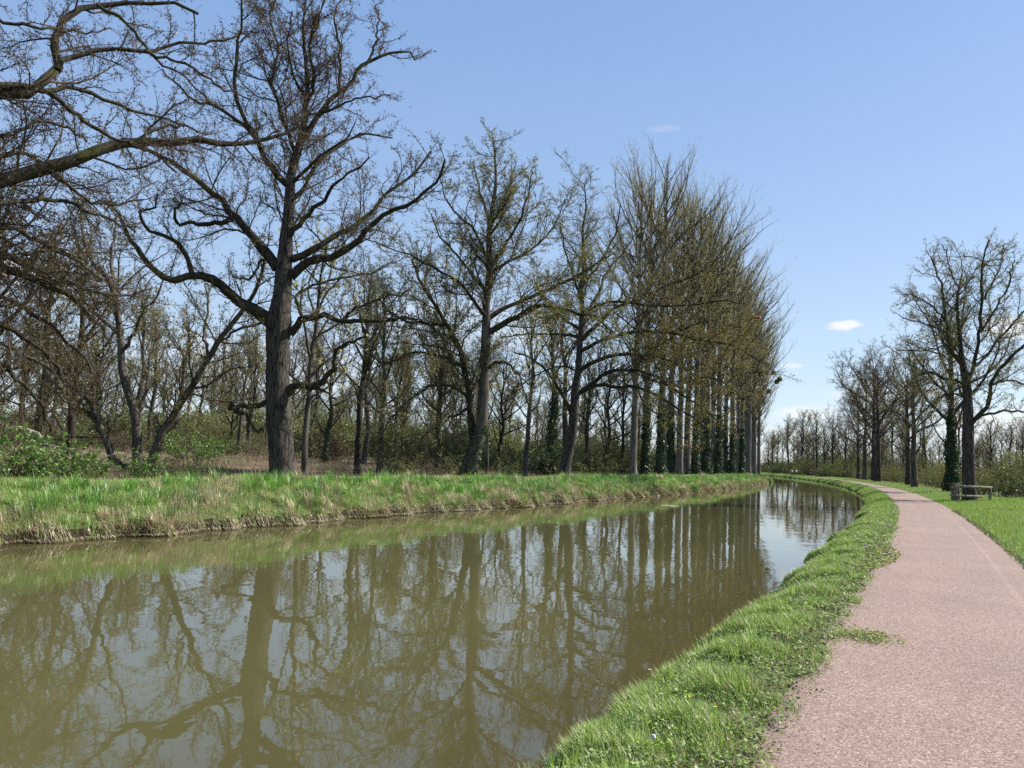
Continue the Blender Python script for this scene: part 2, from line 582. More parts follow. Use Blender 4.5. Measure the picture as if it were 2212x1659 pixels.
def kids(rng, P, Rr, spacing, ratio, lmin, lmax, ang, angsd=.2, t0=.2, up=.15, wig=.18, K=5, rk=.0105, rcap=.62, rtip=.003, shape=.55, flat=1.0, t1=1.0, trop=None):
    """branches off every polyline of P"""
    N, Kp = P.shape[:2]
    seg = np.linalg.norm(np.diff(P, axis=1), axis=-1)
    L = seg.sum(1)
    cnt = np.maximum(1, rng.poisson(np.maximum(L * (t1 - t0) / spacing, .01)))
    idx = np.repeat(np.arange(N), cnt)
    Mn = len(idx)
    start = np.concatenate([[0], np.cumsum(cnt)[:-1]])
    order = np.arange(Mn) - start[idx]
    t = t0 + (t1 - t0) * (order + rng.uniform(0, 1, Mn)) / cnt[idx]
    f = t * (Kp - 1)
    i0 = np.clip(f.astype(int), 0, Kp - 2)
    fr = (f - i0)[:, None]
    pos = P[idx, i0] * (1 - fr) + P[idx, i0 + 1] * fr
    tan = unit(P[idx, i0 + 1] - P[idx, i0])
    rp = Rr[idx, i0] * (1 - fr[:, 0]) + Rr[idx, i0 + 1] * fr[:, 0]
    Lc = np.clip(L[idx] * ratio * (1 - shape * t) * rng.uniform(.55, 1.3, Mn), lmin * rng.uniform(.7, 1.2, Mn), lmax)
    a, b_ = frames(tan)
    ph = order * 2.4 + rng.uniform(-.6, .6, Mn) + idx * 1.7
    al = np.clip(rng.normal(ang, angsd, Mn), .15, 1.5)[:, None]
    d = np.cos(al) * tan + np.sin(al) * (np.cos(ph)[:, None] * a + np.sin(ph)[:, None] * b_)
    d[:, 2] *= flat
    d[:, 2] += up
    d = unit(d)
    C = np.empty((Mn, K, 3))
    C[:, 0] = pos
    st = (Lc / (K - 1))[:, None]
    tr = up * .35 if trop is None else trop
    for j in range(1, K):
        d = unit(d + rng.normal(0, wig, (Mn, 3)) + np.array([0, 0, tr]))
        C[:, j] = C[:, j - 1] + d * st
    r0 = np.minimum(rcap * rp, rk * Lc + rtip)
    q = np.linspace(0, 1, K)[None]
    Rc = r0[:, None] * (1 - q) ** .85 + rtip * q + 0 * q
    return C, Rc


def buds(rng, P, per, size, cols, t0=.1, spread=.03, stretch=1.6):
    """small leaf faces along the twigs"""
    N, K = P.shape[:2]
    Mn = N * per
    idx = np.repeat(np.arange(N), per)
    f = rng.uniform(t0, 1, Mn) * (K - 1)
    i0 = np.clip(f.astype(int), 0, K - 2)
    fr = (f - i0)[:, None]
    c = P[idx, i0] * (1 - fr) + P[idx, i0 + 1] * fr + rng.normal(0, spread, (Mn, 3))
    d1 = unit(rng.normal(0, 1, (Mn, 3)))
    d2 = unit(np.cross(d1, rng.normal(0, 1, (Mn, 3))))
    s = (size * rng.uniform(.6, 1.4, Mn))[:, None]
    V = np.stack([c - d1 * s * stretch * .5, c + d2 * s * .5, c + d1 * s * stretch * .5, c - d2 * s * .5], 1).reshape(-1, 3)
    Q = np.arange(Mn * 4).reshape(-1, 4)
    cols = np.asarray(cols)
    cc = cols[rng.integers(0, len(cols), Mn)] * rng.uniform(.7, 1.3, (Mn, 1))
    return V, Q, np.repeat(cc, 4, 0)


class Crown:
    def __init__(self):
        self.v, self.p, self.c, self.n = [], [], [], 0

    def add(self, V, Q, m, col=(.05, .04, .03)):
        self.p.append((Q + self.n, m))
        self.v.append(V)
        self.n += len(V)
        c = np.empty((len(V), 3)); c[:] = col
        self.c.append(c)

    def tube(self, P, Rr, k, m=0):
        self.add(*tubes(P, Rr, k), m)

    def mesh(self, name, mats):
        return mesh(name, np.concatenate(self.v), self.p, mats, np.concatenate(self.c))


def spline(pts, K):
    """resample a rough polyline smoothly to K points (last column may be a radius)"""
    pts = np.asarray(pts, float)
    n = len(pts)
    if n > 2:
        e = np.concatenate([[2 * pts[0] - pts[1]], pts, [2 * pts[-1] - pts[-2]]])
        out = []
        for i in range(n - 1):
            p0, p1, p2, p3 = e[i:i + 4]
            for t in np.linspace(0, 1, 8, endpoint=False):
                out.append(.5 * ((2 * p1) + (-p0 + p2) * t + (2 * p0 - 5 * p1 + 4 * p2 - p3) * t * t + (-p0 + 3 * p1 - 3 * p2 + p3) * t ** 3))
        out.append(pts[-1])
        pts = np.array(out)
    L = np.concatenate([[0], np.cumsum(np.linalg.norm(np.diff(pts[:, :3], axis=0), axis=1))])
    q = np.linspace(0, L[-1], K)
    return np.stack([np.interp(q, L, pts[:, k]) for k in range(pts.shape[1])], -1)


RED = [(.10, .045, .03), (.075, .04, .028), (.12, .075, .03), (.09, .085, .03)]
OLIVE = [(.23, .21, .065), (.18, .18, .055), (.28, .24, .075), (.15, .16, .05)]
GOLD = [(.34, .26, .07), (.28, .23, .065), (.23, .20, .06), (.18, .18, .05)]
LIME = [(.42, .42, .17), (.48, .46, .20), (.36, .36, .13)]
GREEN = [(.11, .22, .035), (.15, .28, .045), (.19, .33, .07), (.07, .14, .03)]
IVYC = [(.022, .05, .014), (.03, .068, .018), (.016, .036, .01), (.05, .09, .03)]


def trunk_tube(rng, line, K=30, k=18, flare=1.0, knots=.05):
    """line: (n, 4) x y z r ; returns verts, quads with root flare and lumps"""
    q = spline(line, K)
    P, Rr = q[None, :, :3].copy(), q[None, :, 3].copy()
    h = P[0, :, 2] - P[0, 0, 2]
    Rr[0] *= 1 + .35 * flare * np.exp(-h / .45)
    V, Q = tubes(P, Rr, k)
    V = V.reshape(K, k, 3)
    th = np.arange(k) * 2 * math.pi / k
    lob = 1 + knots * (np.sin(3 * th + 1)[None] * np.exp(-h / 1.5)[:, None] + .8 * np.sin(5 * th[None] + 4 * h[:, None]) + .6 * rng.normal(0, 1, (K, k)))
    V = P[0][:, None] + (V - P[0][:, None]) * lob[..., None]
    return V.reshape(-1, 3), Q, P, Rr


def hero(seed, Y, base, trunk, limbs, l1=(.42, .36, .7, 4.5), l2=(.22, .44, .4, 1.9), l3=(.10, .44, .18, .6), bud=(3, .038, RED), bark_m=OAK,
         limb_m=LIMB, twig_m=TWIG, kinks=.04, up=.12, extra_limbs=0, bud_fn=None, wig=.2, ang=.95):
    """a tree whose trunk and limbs follow traced lines; trunk: (px, py, half width px); limbs: list of (points, r0 px, r1 px, depth change m)"""
    rng = np.random.default_rng(seed)
    base = np.asarray(base)
    tl = []
    for (px, py, r) in trunk:
        tl.append([*(at(px, py, Y) - base), r / FPX * Y])
    tl = np.array(tl)
    tl[0, 2] = min(tl[0, 2], -.15)
    TV, TQ, TP, TR = trunk_tube(rng, tl, 34, 20)
    tr = Crown()
    tr.add(TV, TQ, 0)
    LP, LR = [], []
    for (pts, r0, r1, dd) in limbs:
        m_ = len(pts)
        dep = np.linspace(0, 1, m_) ** 1.2 * dd
        q = []
        for k in range(m_):
            Yk = Y + dep[k]
            q.append([*(at(pts[k][0], pts[k][1], Yk) - base), (r0 + (r1 - r0) * (k / (m_ - 1)) ** .8) / FPX * Yk])
        q = spline(q, 18)
        q[1:, :3] += rng.normal(0, kinks, (17, 3))
        LP.append(q[:, :3]); LR.append(q[:, 3])
    LP, LR = np.array(LP), np.array(LR)
    if extra_limbs:
        E, ER = kids(rng, TP[:, 8:], TR[:, 8:], 1, .35, 3, 7.5, 1.0, .2, .25, .2, .12, 18, .016, .5, .02)
        pick = rng.permutation(len(E))[:extra_limbs]
        LP, LR = np.concatenate([LP, E[pick]]), np.concatenate([LR, ER[pick]])
    V, Q = tubes(LP, LR, 10)
    V += rng.normal(0, 1, V.shape) * np.repeat(LR.ravel(), 10)[:, None] * .07
    tr.add(V, Q, 1)
    cr = Crown()
    src, srcR = LP, LR
    top, topR = TP[:, 14:], TR[:, 14:]
    s, ra, lo, hi = l1
    A, AR = kids(rng, src, srcR, s, ra, lo, hi, ang, .25, .12, up, wig, 7, .011, .6, .005)
    A2, AR2 = kids(rng, top, topR, s * .6, .3, lo, hi * .8, ang, .25, .1, up, wig, 7, .011, .4, .005)
    A, AR = np.concatenate([A, A2]), np.concatenate([AR, AR2])
    cr.tube(A, AR, 5, 0)
    s, ra, lo, hi = l2
    B, BR = kids(rng, A, AR, s, ra, lo, hi, .72, .22, .1, up * .8, wig * .8, 5, .0085, .65, .0035)
    cr.tube(B, BR, 4, 0)
    B3, BR3 = kids(rng, src, srcR, .5, .05, .3, .8, 1.0, .3, .1, up, wig * 1.3, 5, .009, .4, .003)
    cr.tube(B3, BR3, 3, 0)
    BB, BBR = np.concatenate([B, B3]), np.concatenate([BR, BR3])
    s, ra, lo, hi = l3
    Cc, CRr = kids(rng, BB, BBR, s, ra, lo, hi, .65, .2, .1, up * .6, wig * .8, 3, .007, .7, .0022)
    cr.tube(Cc, CRr, 3, 0)
    D, DR = kids(rng, A, AR, .2, .12, lo, hi, .75, .25, .1, up, wig, 3, .007, .6, .0022)
    cr.tube(D, DR, 3, 0)
    tw = np.concatenate([Cc, D])
    per, size, cols = bud
    if bud_fn is None:
        V, Q, c = buds(rng, tw, per, size, cols)
        cr.add(V, Q, 1, c)
    else:
        V, Q, c = buds(rng, tw, per, size, cols)
        ctr = V.reshape(-1, 4, 3).mean(1) + base
        keep, c2 = bud_fn(rng, ctr, c.reshape(-1, 4, 3))
        V = V.reshape(-1, 4, 3)[keep].reshape(-1, 3)
        cr.add(V, np.arange(len(V)).reshape(-1, 4), 1, c2[keep].reshape(-1, 3))
    return dict(trunk=tr.mesh('trunk', [bark_m, limb_m]), crown=cr.mesh('crown', [twig_m, LEAF])), TP, TR


def auto_tree(seed, h, r, clear, spread, bark_m, twig_m, cols, nlimb=9, limb_ang=.85, lo3=(.2, .43, .22, .7), per=3, bsize=.05, up=.16, twigr=.004, lean=.03, fork=0,
              detail=1.0, kinks=.05, limb_up=.25):
    """a bare spring tree: trunk, limbs, branches, twigs, young leaves"""
    rng = np.random.default_rng(seed)
    line = [[0, 0, -.25, r]]
    x = y = 0.0
    for k in range(1, 9):
        x += rng.normal(0, lean) * h / 8; y += rng.normal(0, lean) * h / 8
        line.append([x, y, h * .86 * k / 8, r * (1 - k / 8) ** .75 * .92 + .025])
    TV, TQ, TP, TR = trunk_tube(rng, np.array(line), 24, 12)
    tr = Crown()
    tr.add(TV, TQ, 0)
    cnt = nlimb
    t = np.linspace(clear, .96, cnt) + rng.uniform(-.02, .02, cnt)
    f = np.clip(t, 0, .999) * 23
    i0 = f.astype(int)
    pos = TP[0, i0]
    rp = TR[0, i0]
    ph = np.arange(cnt) * 2.4 + rng.uniform(-.5, .5, cnt)
    al = np.clip(rng.normal(limb_ang, .15, cnt) * (1.15 - .5 * (t - clear) / (1 - clear)), .2, 1.45)
    d = np.stack([np.sin(al) * np.cos(ph), np.sin(al) * np.sin(ph), np.cos(al)], -1)
    prof = np.sin(np.clip((t - clear) / (1 - clear), 0, 1) * math.pi * .75 + .55)
    Lc = spread * np.clip(prof, .35, 1) * rng.uniform(.8, 1.2, cnt)
    K = 12
    Cc = np.empty((cnt, K, 3)); Cc[:, 0] = pos
    for j in range(1, K):
        d = unit(d + rng.normal(0, .13, (cnt, 3)) + np.array([0, 0, limb_up * (.35 if j < 5 else .6) * .5]))
        Cc[:, j] = Cc[:, j - 1] + d * (Lc / (K - 1))[:, None]
    q = np.linspace(0, 1, K)[None]
    r0 = np.minimum(.55 * rp, .014 * Lc + .015)
    Rc = r0[:, None] * (1 - q) ** .8 + .012
    tr.tube(Cc, Rc, 7, 0)
    cr = Crown()
    top, topR = TP[:, 15:], TR[:, 15:]
    A, AR = kids(rng, Cc, Rc, .5 / detail, .4, .8, spread * .55, .85, .22, .15, up, .17, 6, .011, .6, twigr * 1.4)
    A2, AR2 = kids(rng, top, topR, .5 / detail, .3, .8, spread * .4, .8, .2, .05, up, .17, 6, .011, .5, twigr * 1.4)
    A, AR = np.concatenate([A, A2]), np.concatenate([AR, AR2])
    cr.tube(A, AR, 4, 0)
    B, BR = kids(rng, A, AR, .27 / detail, .45, .45, 2.2, .8, .22, .1, up * .8, .2, 4, .009, .65, twigr)
    cr.tube(B, BR, 3, 0)
    s, ra, lo, hi = lo3
    D, DR = kids(rng, B, BR, s / detail, ra, lo, hi, .75, .22, .05, up * .5, .2, 3, .008, .7, twigr * .7)
    cr.tube(D, DR, 3, 0)
    if per:
        V, Q, c = buds(rng, D, per, bsize, cols)
        cr.add(V, Q, 1, c)
    return dict(trunk=tr.mesh('trunk', [bark_m]), crown=cr.mesh('crown', [twig_m, LEAF])), TP, TR


def ivy(seed, TP, TR, z0, z1, count, size=.11, puff=.12, cols=IVYC):
    rng = np.random.default_rng(seed)
    P, Rr = TP[0], TR[0]
    z = z0 + (z1 - z0) * rng.uniform(0, 1, count) ** 1.15
    c = np.stack([np.interp(z, P[:, 2], P[:, k]) for k in range(3)], -1)
    rr = np.interp(z, P[:, 2], Rr)
    th = rng.uniform(0, 2 * math.pi, count)
    thick = puff * rng.uniform(.1, 1, count) * (1.1 - .6 * (z - z0) / (z1 - z0)) * (1 + .6 * np.sin(z * 2.3 + th * 2))
    nrm = np.stack([np.cos(th), np.sin(th), np.zeros(count)], -1)
    c = c + nrm * (rr + np.abs(thick))[:, None]
    nn = unit(nrm + rng.normal(0, .45, (count, 3)) + [0, 0, .25])
    a, b_ = frames(nn)
    s = (size * rng.uniform(.6, 1.3, count))[:, None]
    V = np.stack([c - b_ * s * .6, c + a * s * .5, c + b_ * s * .6, c - a * s * .5], 1).reshape(-1, 3)
    cols = np.asarray(cols)
    cc = np.repeat(cols[rng.integers(0, len(cols), count)] * rng.uniform(.7, 1.3, (count, 1)), 4, 0)
    return mesh('ivy', V, [(np.arange(count * 4).reshape(-1, 4), 0)], [LEAF], cc)


def mistletoe(seed, r=.5):
    rng = np.random.default_rng(seed)
    N = 110
    d = unit(rng.normal(0, 1, (N, 3)))
    P = np.stack([d * 0, d * r * .5, d * r * rng.uniform(.7, 1.05, (N, 1)) + rng.normal(0, .06, (N, 3))], 1)
    c = Crown()
    c.tube(P, np.full((N, 3), .008), 3, 0)
    V, Q, cc = buds(rng, P, 7, .11, [(.075, .09, .022), (.055, .07, .018), (.10, .105, .03)], .35, .06, 2.2)
    c.add(V, Q, 1, cc)
    return c.mesh('mistletoe', [TWIGG, LEAF])


def place(data, name, label, cat, loc, rz=0.0, sc=1.0, group=None, extra=()):
    o = thing(name, label, cat, loc, rz, sc, group)
    for k, m in data.items():
        link(k, m, o)
    for k, m, p in extra:
        link(k, m, o, p)
    return o


# ------------------------------------------------------------------ the big oak on the far bank
b0 = base_on(611, -24.3)
Y0 = b0[1]
oak_trunk = [(611, 1042, 28), (611, 1015, 27), (606, 960, 26), (602, 905, 26), (600, 850, 25), (599, 790, 24), (600, 740, 25), (602, 700, 27), (607, 660, 22), (611, 625, 19),
             (612, 590, 18), (616, 540, 15), (621, 486, 13), (626, 430, 11.5), (628, 382, 10), (640, 335, 9), (653, 295, 8), (660, 240, 6.5), (664, 190, 5), (660, 130, 4), (655, 60, 3), (662, -20, 1.5)]
oak_limbs = [
    ([(586, 690), (545, 668), (505, 642), (470, 610), (440, 596), (400, 597), (365, 606), (330, 577), (300, 548), (272, 505), (258, 468), (235, 440)], 14, 3, -3.5),
    ([(415, 592), (400, 545), (382, 521), (347, 507), (309, 486), (304, 460), (333, 450), (345, 420)], 6, 2, -2.0),
    ([(600, 580), (565, 535), (549, 514), (503, 462), (462, 417), (417, 382), (365, 347), (320, 325), (270, 300)], 12, 3, 3.0),
    ([(503, 472), (470, 482), (434, 483), (417, 479), (385, 486), (377, 470), (375, 452), (392, 440)], 6, 2.5, -.8),
    ([(622, 400), (590, 368), (569, 337), (553, 300), (520, 250), (507, 174), (518, 87), (524, 35), (520, -25)], 8, 2, -2.5),
    ([(553, 300), (520, 268), (470, 235), (420, 215), (380, 180), (350, 150)], 5, 1.5, -1.5),
    ([(644, 330), (691, 242), (734, 199), (791, 140), (826, 117), (877, 111), (898, 130)], 7.5, 1.5, 2.0),
    ([(734, 199), (735, 140), (733, 86), (721, 43), (735, -10)], 4, 1.5, 1.5),
    ([(660, 240), (680, 170), (668, 100), (690, 40), (700, -20)], 4.5, 1.5, -1.5),
    ([(791, 140), (810, 100), (818, 50), (812, 10)], 3, 1.2, .6),
    ([(640, 335), (610, 250), (590, 180), (600, 110), (585, 40), (600, -20)], 5, 1.5, 2.5),
    ([(628, 597), (676, 563), (722, 553), (767, 528), (793, 494), (850, 455), (900, 430), (945, 385), (962, 345)], 11, 2, -3.0),
    ([(630, 560), (680, 535), (711, 515), (760, 492), (800, 462), (850, 405), (900, 372), (930, 330)], 9, 2, 3.0),
    ([(628, 720), (656, 690), (694, 681), (739, 692), (788, 693), (829, 695), (872, 684), (900, 690)], 9, 2, -3.5),
    ([(739, 692), (765, 668), (800, 655), (840, 640), (880, 630)], 4, 1.5, -1.5),
    ([(620, 850), (642, 833), (680, 834), (704, 813), (725, 796), (718, 778), (728, 757), (760, 737), (790, 725)], 10, 2.5, -1.5),
    ([(680, 836), (705, 848), (728, 862)], 4, 2, -.6),
    ([(585, 865), (551, 877), (527, 874), (512, 880), (496, 880), (503, 868)], 6.5, 3.5, -1.5),
    ([(515, 880), (510, 893), (527, 894), (538, 910), (551, 928), (572, 930)], 5, 2, -.8),
    ([(655, 690), (640, 640), (690, 610), (740, 600), (800, 590), (850, 560)], 4, 1.5, 3.0),
    ([(600, 720), (560, 700), (500, 720), (460, 760), (430, 790)], 4, 1.5, -3.5),
    ([(616, 520), (650, 480), (690, 440), (720, 400), (760, 370), (800, 340)], 7, 1.5, -2.5),
    ([(626, 440), (660, 400), (690, 350), (740, 310), (790, 290), (850, 300)], 6, 1.5, 3.5),
    ([(660, 250), (710, 240), (760, 215), (800, 210), (842, 205)], 3.5, 1.2, -1.5),
    ([(611, 620), (600, 560), (570, 560), (540, 600), (500, 600)], 5, 1.5, 4.0),
]


def oak_buds(rng, c, col):
    t = np.clip((c[:, 2] - 9) / 9, 0, 1)
    keep = rng.uniform(0, 1, len(c)) < .45 + .55 * t
    gr = np.array([.15, .145, .05]) * rng.uniform(.6, 1.3, (len(c), 1))
    use = (rng.uniform(0, 1, len(c)) > .25 + .6 * t)[:, None, None]
    return keep, np.where(use, gr[:, None], col)


data, _, _ = hero(11, Y0, b0, oak_trunk, oak_limbs, bud=(4, .04, RED), extra_limbs=6, bud_fn=oak_buds)
place(data, 'oak_tree', 'tall thick trunked oak with dark twisting limbs standing on the far bank', 'tree', b0)

# ------------------------------------------------------------------ oak at the left edge, its trunk outside the picture
b1 = base_on(-300, -24.5)
Y1 = b1[1]
tk = [(-300, 1060, 42), (-300, 900, 38), (-296, 700, 36), (-290, 500, 32), (-285, 400, 28), (-280, 250, 22), (-270, 100, 17), (-260, -60, 12), (-240, -260, 7), (-230, -420, 3)]
lm = [
    ([(-285, 480), (-180, 450), (-80, 418), (0, 396), (69, 369), (156, 348), (226, 323), (278, 309), (347, 306), (417, 308), (486, 310), (542, 306), (608, 292), (649, 271)], 22, 2.5, 6),
    ([(-282, 330), (-150, 240), (-60, 205), (0, 205), (60, 200), (94, 176), (122, 152), (121, 118), (121, 87), (132, 52), (160, 28), (208, 10), (260, 5), (312, 5), (382, 10), (430, 30)], 16, 3, 4.5),
    ([(-60, 190), (0, 185), (52, 186), (97, 194), (135, 188), (191, 198), (243, 222), (295, 240), (347, 253), (400, 275)], 9, 2, 5),
    ([(124, 150), (149, 125), (194, 115), (243, 108), (312, 108), (347, 101), (406, 94), (469, 90), (520, 75)], 7, 2, 3),
    ([(104, 198), (156, 240), (208, 278), (260, 304), (330, 335), (390, 375)], 6, 2, 2),
    ([(-100, 430), (-20, 440), (70, 430), (150, 440), (230, 470), (290, 500)], 8, 2, 5),
    ([(-285, 560), (-150, 540), (-40, 560), (60, 600), (140, 640), (200, 690), (240, 740)], 14, 2.5, 7),
    ([(-290, 620), (-150, 640), (-50, 680), (40, 720), (110, 780), (150, 850)], 12, 2, 6),
    ([(-285, 500), (-150, 500), (0, 490), (80, 520), (160, 560), (220, 600)], 10, 2, 8),
    ([(-275, 200), (-140, 80), (-60, 20), (0, -10), (80, -40), (180, -60)], 12, 3, 3),
    ([(312, 108), (360, 125), (420, 150), (480, 190), (540, 215)], 4, 1.5, 2),
    ([(208, 10), (260, 40), (300, 80), (340, 130), (400, 170), (450, 215)], 4.5, 1.5, 2),
    ([(278, 309), (330, 280), (400, 270), (430, 290)], 4, 2, 2),
    ([(-60, 300), (20, 290), (80, 265), (130, 270), (190, 300)], 6, 2, 3),
    ([(-285, 450), (-120, 470), (0, 540), (80, 590), (170, 620), (260, 640), (330, 620)], 9, 2, 7),
    ([(-290, 660), (-150, 700), (-40, 760), (40, 820), (90, 880), (110, 930)], 9, 2, 7),
    ([(-288, 600), (-120, 590), (0, 640), (90, 690), (170, 760), (210, 820)], 8, 2, 8),
    ([(-280, 350), (-150, 330), (-40, 350), (60, 330), (140, 400), (220, 440), (310, 430)], 8, 2, 7),
    ([(-150, 540), (-60, 520), (30, 560), (100, 540), (190, 560)], 6, 2, 5),
    ([(-60, 20), (30, 50), (100, 60), (170, 70), (240, 60)], 5, 1.5, 3),
]
data, _, _ = hero(12, Y1, b1, tk, lm, l1=(.34, .30, .7, 3.4), l2=(.2, .43, .35, 1.5), l3=(.115, .43, .14, .45), bud=(3, .034, RED), extra_limbs=6, up=.03)
place(data, 'oak_tree', 'oak beyond the left edge reaching long mossy boughs into the picture top', 'tree', b1)

# ------------------------------------------------------------------ leaning three stemmed tree
b2 = base_on(296, -33)
b2[2] -= .05
Y2 = b2[1]
tk = [(300, 1022, 11), (298, 985, 10.5), (292, 896, 9.5), (278, 850, 8.5), (264, 802, 8), (260, 722, 7), (250, 653, 6.5), (233, 601, 5.5), (205, 575, 4.5), (185, 530, 3.5), (175, 470, 2.5), (180, 420, 1.5)]
lm = [
    ([(314, 1020), (323, 996), (361, 920), (410, 840), (451, 774), (479, 729), (531, 663), (556, 628), (570, 580), (575, 530)], 11, 2.5, -2.5),
    ([(285, 1015), (252, 1000), (222, 941), (194, 872), (167, 845), (115, 800), (70, 775), (0, 740), (-60, 720)], 9, 3, -3),
    ([(194, 872), (187, 851), (146, 792), (128, 753), (110, 700), (90, 640), (100, 590)], 6, 2, 1),
    ([(222, 941), (190, 890), (160, 880), (115, 826), (70, 830), (20, 850)], 5, 2, -2),
    ([(250, 653), (243, 600), (240, 548), (250, 490), (240, 430)], 5, 1.5, 2),
    ([(292, 896), (312, 860), (318, 820), (325, 770), (345, 720)], 5, 2, 2),
    ([(262, 760), (290, 720), (310, 670), (340, 640), (360, 590)], 4.5, 1.5, -2),
    ([(451, 774), (440, 720), (450, 660), (440, 600)], 4, 1.5, 2),
    ([(410, 840), (450, 830), (490, 800), (530, 790)], 3.5, 1.5, -2),
    ([(260, 722), (220, 690), (180, 650), (140, 630), (90, 560)], 5, 1.5, -2.5),
    ([(115, 800), (90, 850), (95, 900), (80, 940)], 3, 1.5, -1),
]
data, _, _ = hero(13, Y2, b2, tk, lm, l1=(.34, .38, .6, 3.4), bud=(2, .05, OLIVE), bark_m=GREY, limb_m=GREY, twig_m=TWIG, up=.06)
place(data, 'leaning_tree', 'three stemmed tree with stems leaning apart left of the thick oak', 'tree', b2)

# ------------------------------------------------------------------ second and third oak of the far bank
b3 = base_on(1012, -24.2)
Y3 = b3[1]
tk = [(1010, 1040, 17.1), (1014, 1010, 16.2), (1024, 980, 15.3), (1033, 945, 14.4), (1041, 910, 12.2), (1044, 841, 11.7), (1048, 772, 10.8), (1050, 720, 9.9), (1051, 650, 8.1), (1058, 580, 7.2), (1056, 511, 6.3), (1064, 450, 5.0), (1071, 396, 3.6), (1069, 344, 2.5), (1066, 305, 1.4)]
lm = [
    ([(1026, 965), (1020, 935), (1013, 858), (1003, 800), (990, 750), (965, 700), (935, 650), (905, 600), (890, 560)], 9.8, 2.2, 2.5),
    ([(1050, 722), (1102, 692), (1154, 664), (1182, 661), (1240, 673), (1290, 690), (1330, 720)], 7.4, 1.5, -4),
    ([(1052, 690), (1080, 670), (1126, 649), (1196, 621), (1283, 573), (1330, 545)], 6.6, 1.5, 3),
    ([(1051, 560), (1035, 520), (1022, 490), (987, 462), (960, 420), (950, 380)], 4.1, 1.1, 2),
    ([(1052, 650), (1037, 614), (987, 552), (950, 510), (930, 460)], 4.1, 1.1, -3),
    ([(1050, 690), (1030, 655), (988, 608), (930, 575), (880, 548), (820, 530)], 4.9, 1.1, -4),
    ([(1013, 858), (960, 830), (900, 850), (850, 900), (810, 950)], 4.1, 1.1, -4),
    ([(1000, 790), (950, 770), (900, 760), (850, 780), (800, 800)], 4.1, 1.1, -2),
    ([(1058, 580), (1090, 530), (1120, 480), (1140, 420), (1150, 370)], 4.1, 1.1, -2),
    ([(1056, 511), (1085, 470), (1100, 420), (1110, 360)], 3.3, 1.1, 2),
    ([(1060, 480), (1040, 430), (1030, 380), (1020, 350)], 3.3, 1.1, 2),
    ([(1058, 590), (1110, 560), (1160, 530), (1200, 480), (1220, 430)], 4.1, 1.1, 3),
    ([(1046, 800), (1080, 780), (1100, 790), (1130, 820), (1160, 840)], 4.1, 1.1, -3),
    ([(965, 700), (920, 700), (870, 690), (830, 660), (800, 610)], 4.1, 1.1, -2),
    ([(1015, 880), (980, 900), (930, 930), (880, 980), (850, 1010)], 3.3, 1.1, -3),
]
data, TP, TR = hero(14, Y3, b3, tk, lm, l1=(.42, .42, .9, 6.0), l2=(.24, .44, .45, 2.0), l3=(.115, .44, .22, .75), bud=(4, .05, OLIVE), bark_m=GREY, limb_m=LIMB, twig_m=TWIG, extra_limbs=6)
place(data, 'oak_tree', 'fork trunked oak with ivy round its base between the thick oak and poplars', 'tree', b3,
      extra=[('ivy', ivy(3, TP, TR, 0, 3.2, 900), (0, 0, 0))])

b4 = base_on(1219, -25)
Y4 = b4[1]
tk = [(1219, 1032, 12.9), (1221, 1010, 11.6), (1228, 975, 10.9), (1235, 944, 10.2), (1242, 858, 9.5), (1246, 820, 8.2), (1250, 797, 7.5), (1252, 748, 6.8), (1256, 708, 6.1), (1258, 658, 5.4), (1255, 620, 4.4), (1262, 560, 3.4), (1258, 500, 2.7), (1266, 450, 2.0), (1262, 395, 1.0)]
lm = [
    ([(1233, 890), (1228, 880), (1210, 845), (1190, 813), (1171, 791), (1140, 770), (1110, 760)], 5.0, 1.5, -3),
    ([(1250, 850), (1274, 833), (1300, 811), (1330, 801), (1372, 801), (1420, 815), (1470, 850), (1520, 880), (1560, 920)], 5.6, 1.5, -5),
    ([(1250, 849), (1290, 832), (1339, 837), (1372, 835), (1428, 859), (1468, 886), (1510, 910), (1545, 950)], 5.0, 1.5, -7),
    ([(1252, 800), (1290, 780), (1340, 765), (1400, 768), (1432, 776), (1468, 788), (1508, 812), (1556, 822), (1610, 860)], 5.0, 1.5, -3),
    ([(1252, 740), (1282, 708), (1317, 674), (1370, 648), (1439, 618), (1490, 600), (1526, 580)], 5.0, 1.5, -2),
    ([(1250, 726), (1200, 722), (1126, 722), (1080, 730)], 3.7, 1.1, -3),
    ([(1254, 712), (1202, 677), (1170, 640), (1150, 590)], 3.7, 1.1, 2),
    ([(1256, 690), (1290, 640), (1310, 590), (1350, 540), (1380, 490)], 3.7, 1.1, 2),
    ([(1258, 660), (1240, 600), (1220, 540), (1210, 480)], 3.1, 1.1, -2),
    ([(1252, 760), (1310, 730), (1380, 715), (1450, 720), (1520, 735), (1580, 745), (1640, 780)], 4.3, 1.5, -5),
    ([(1258, 620), (1300, 560), (1330, 500), (1340, 440)], 3.1, 1.1, -3),
    ([(1372, 801), (1400, 760), (1450, 730), (1500, 700), (1560, 690)], 3.1, 1.1, -3),
    ([(1372, 835), (1400, 880), (1440, 910), (1480, 950)], 2.5, 1.1, -2),
    ([(1255, 680), (1320, 650), (1400, 660), (1480, 660), (1560, 650), (1610, 660)], 3.7, 1.1, -6),
    ([(1250, 810), (1220, 790), (1180, 800), (1130, 830), (1090, 870)], 2.5, 1.1, -4),
]


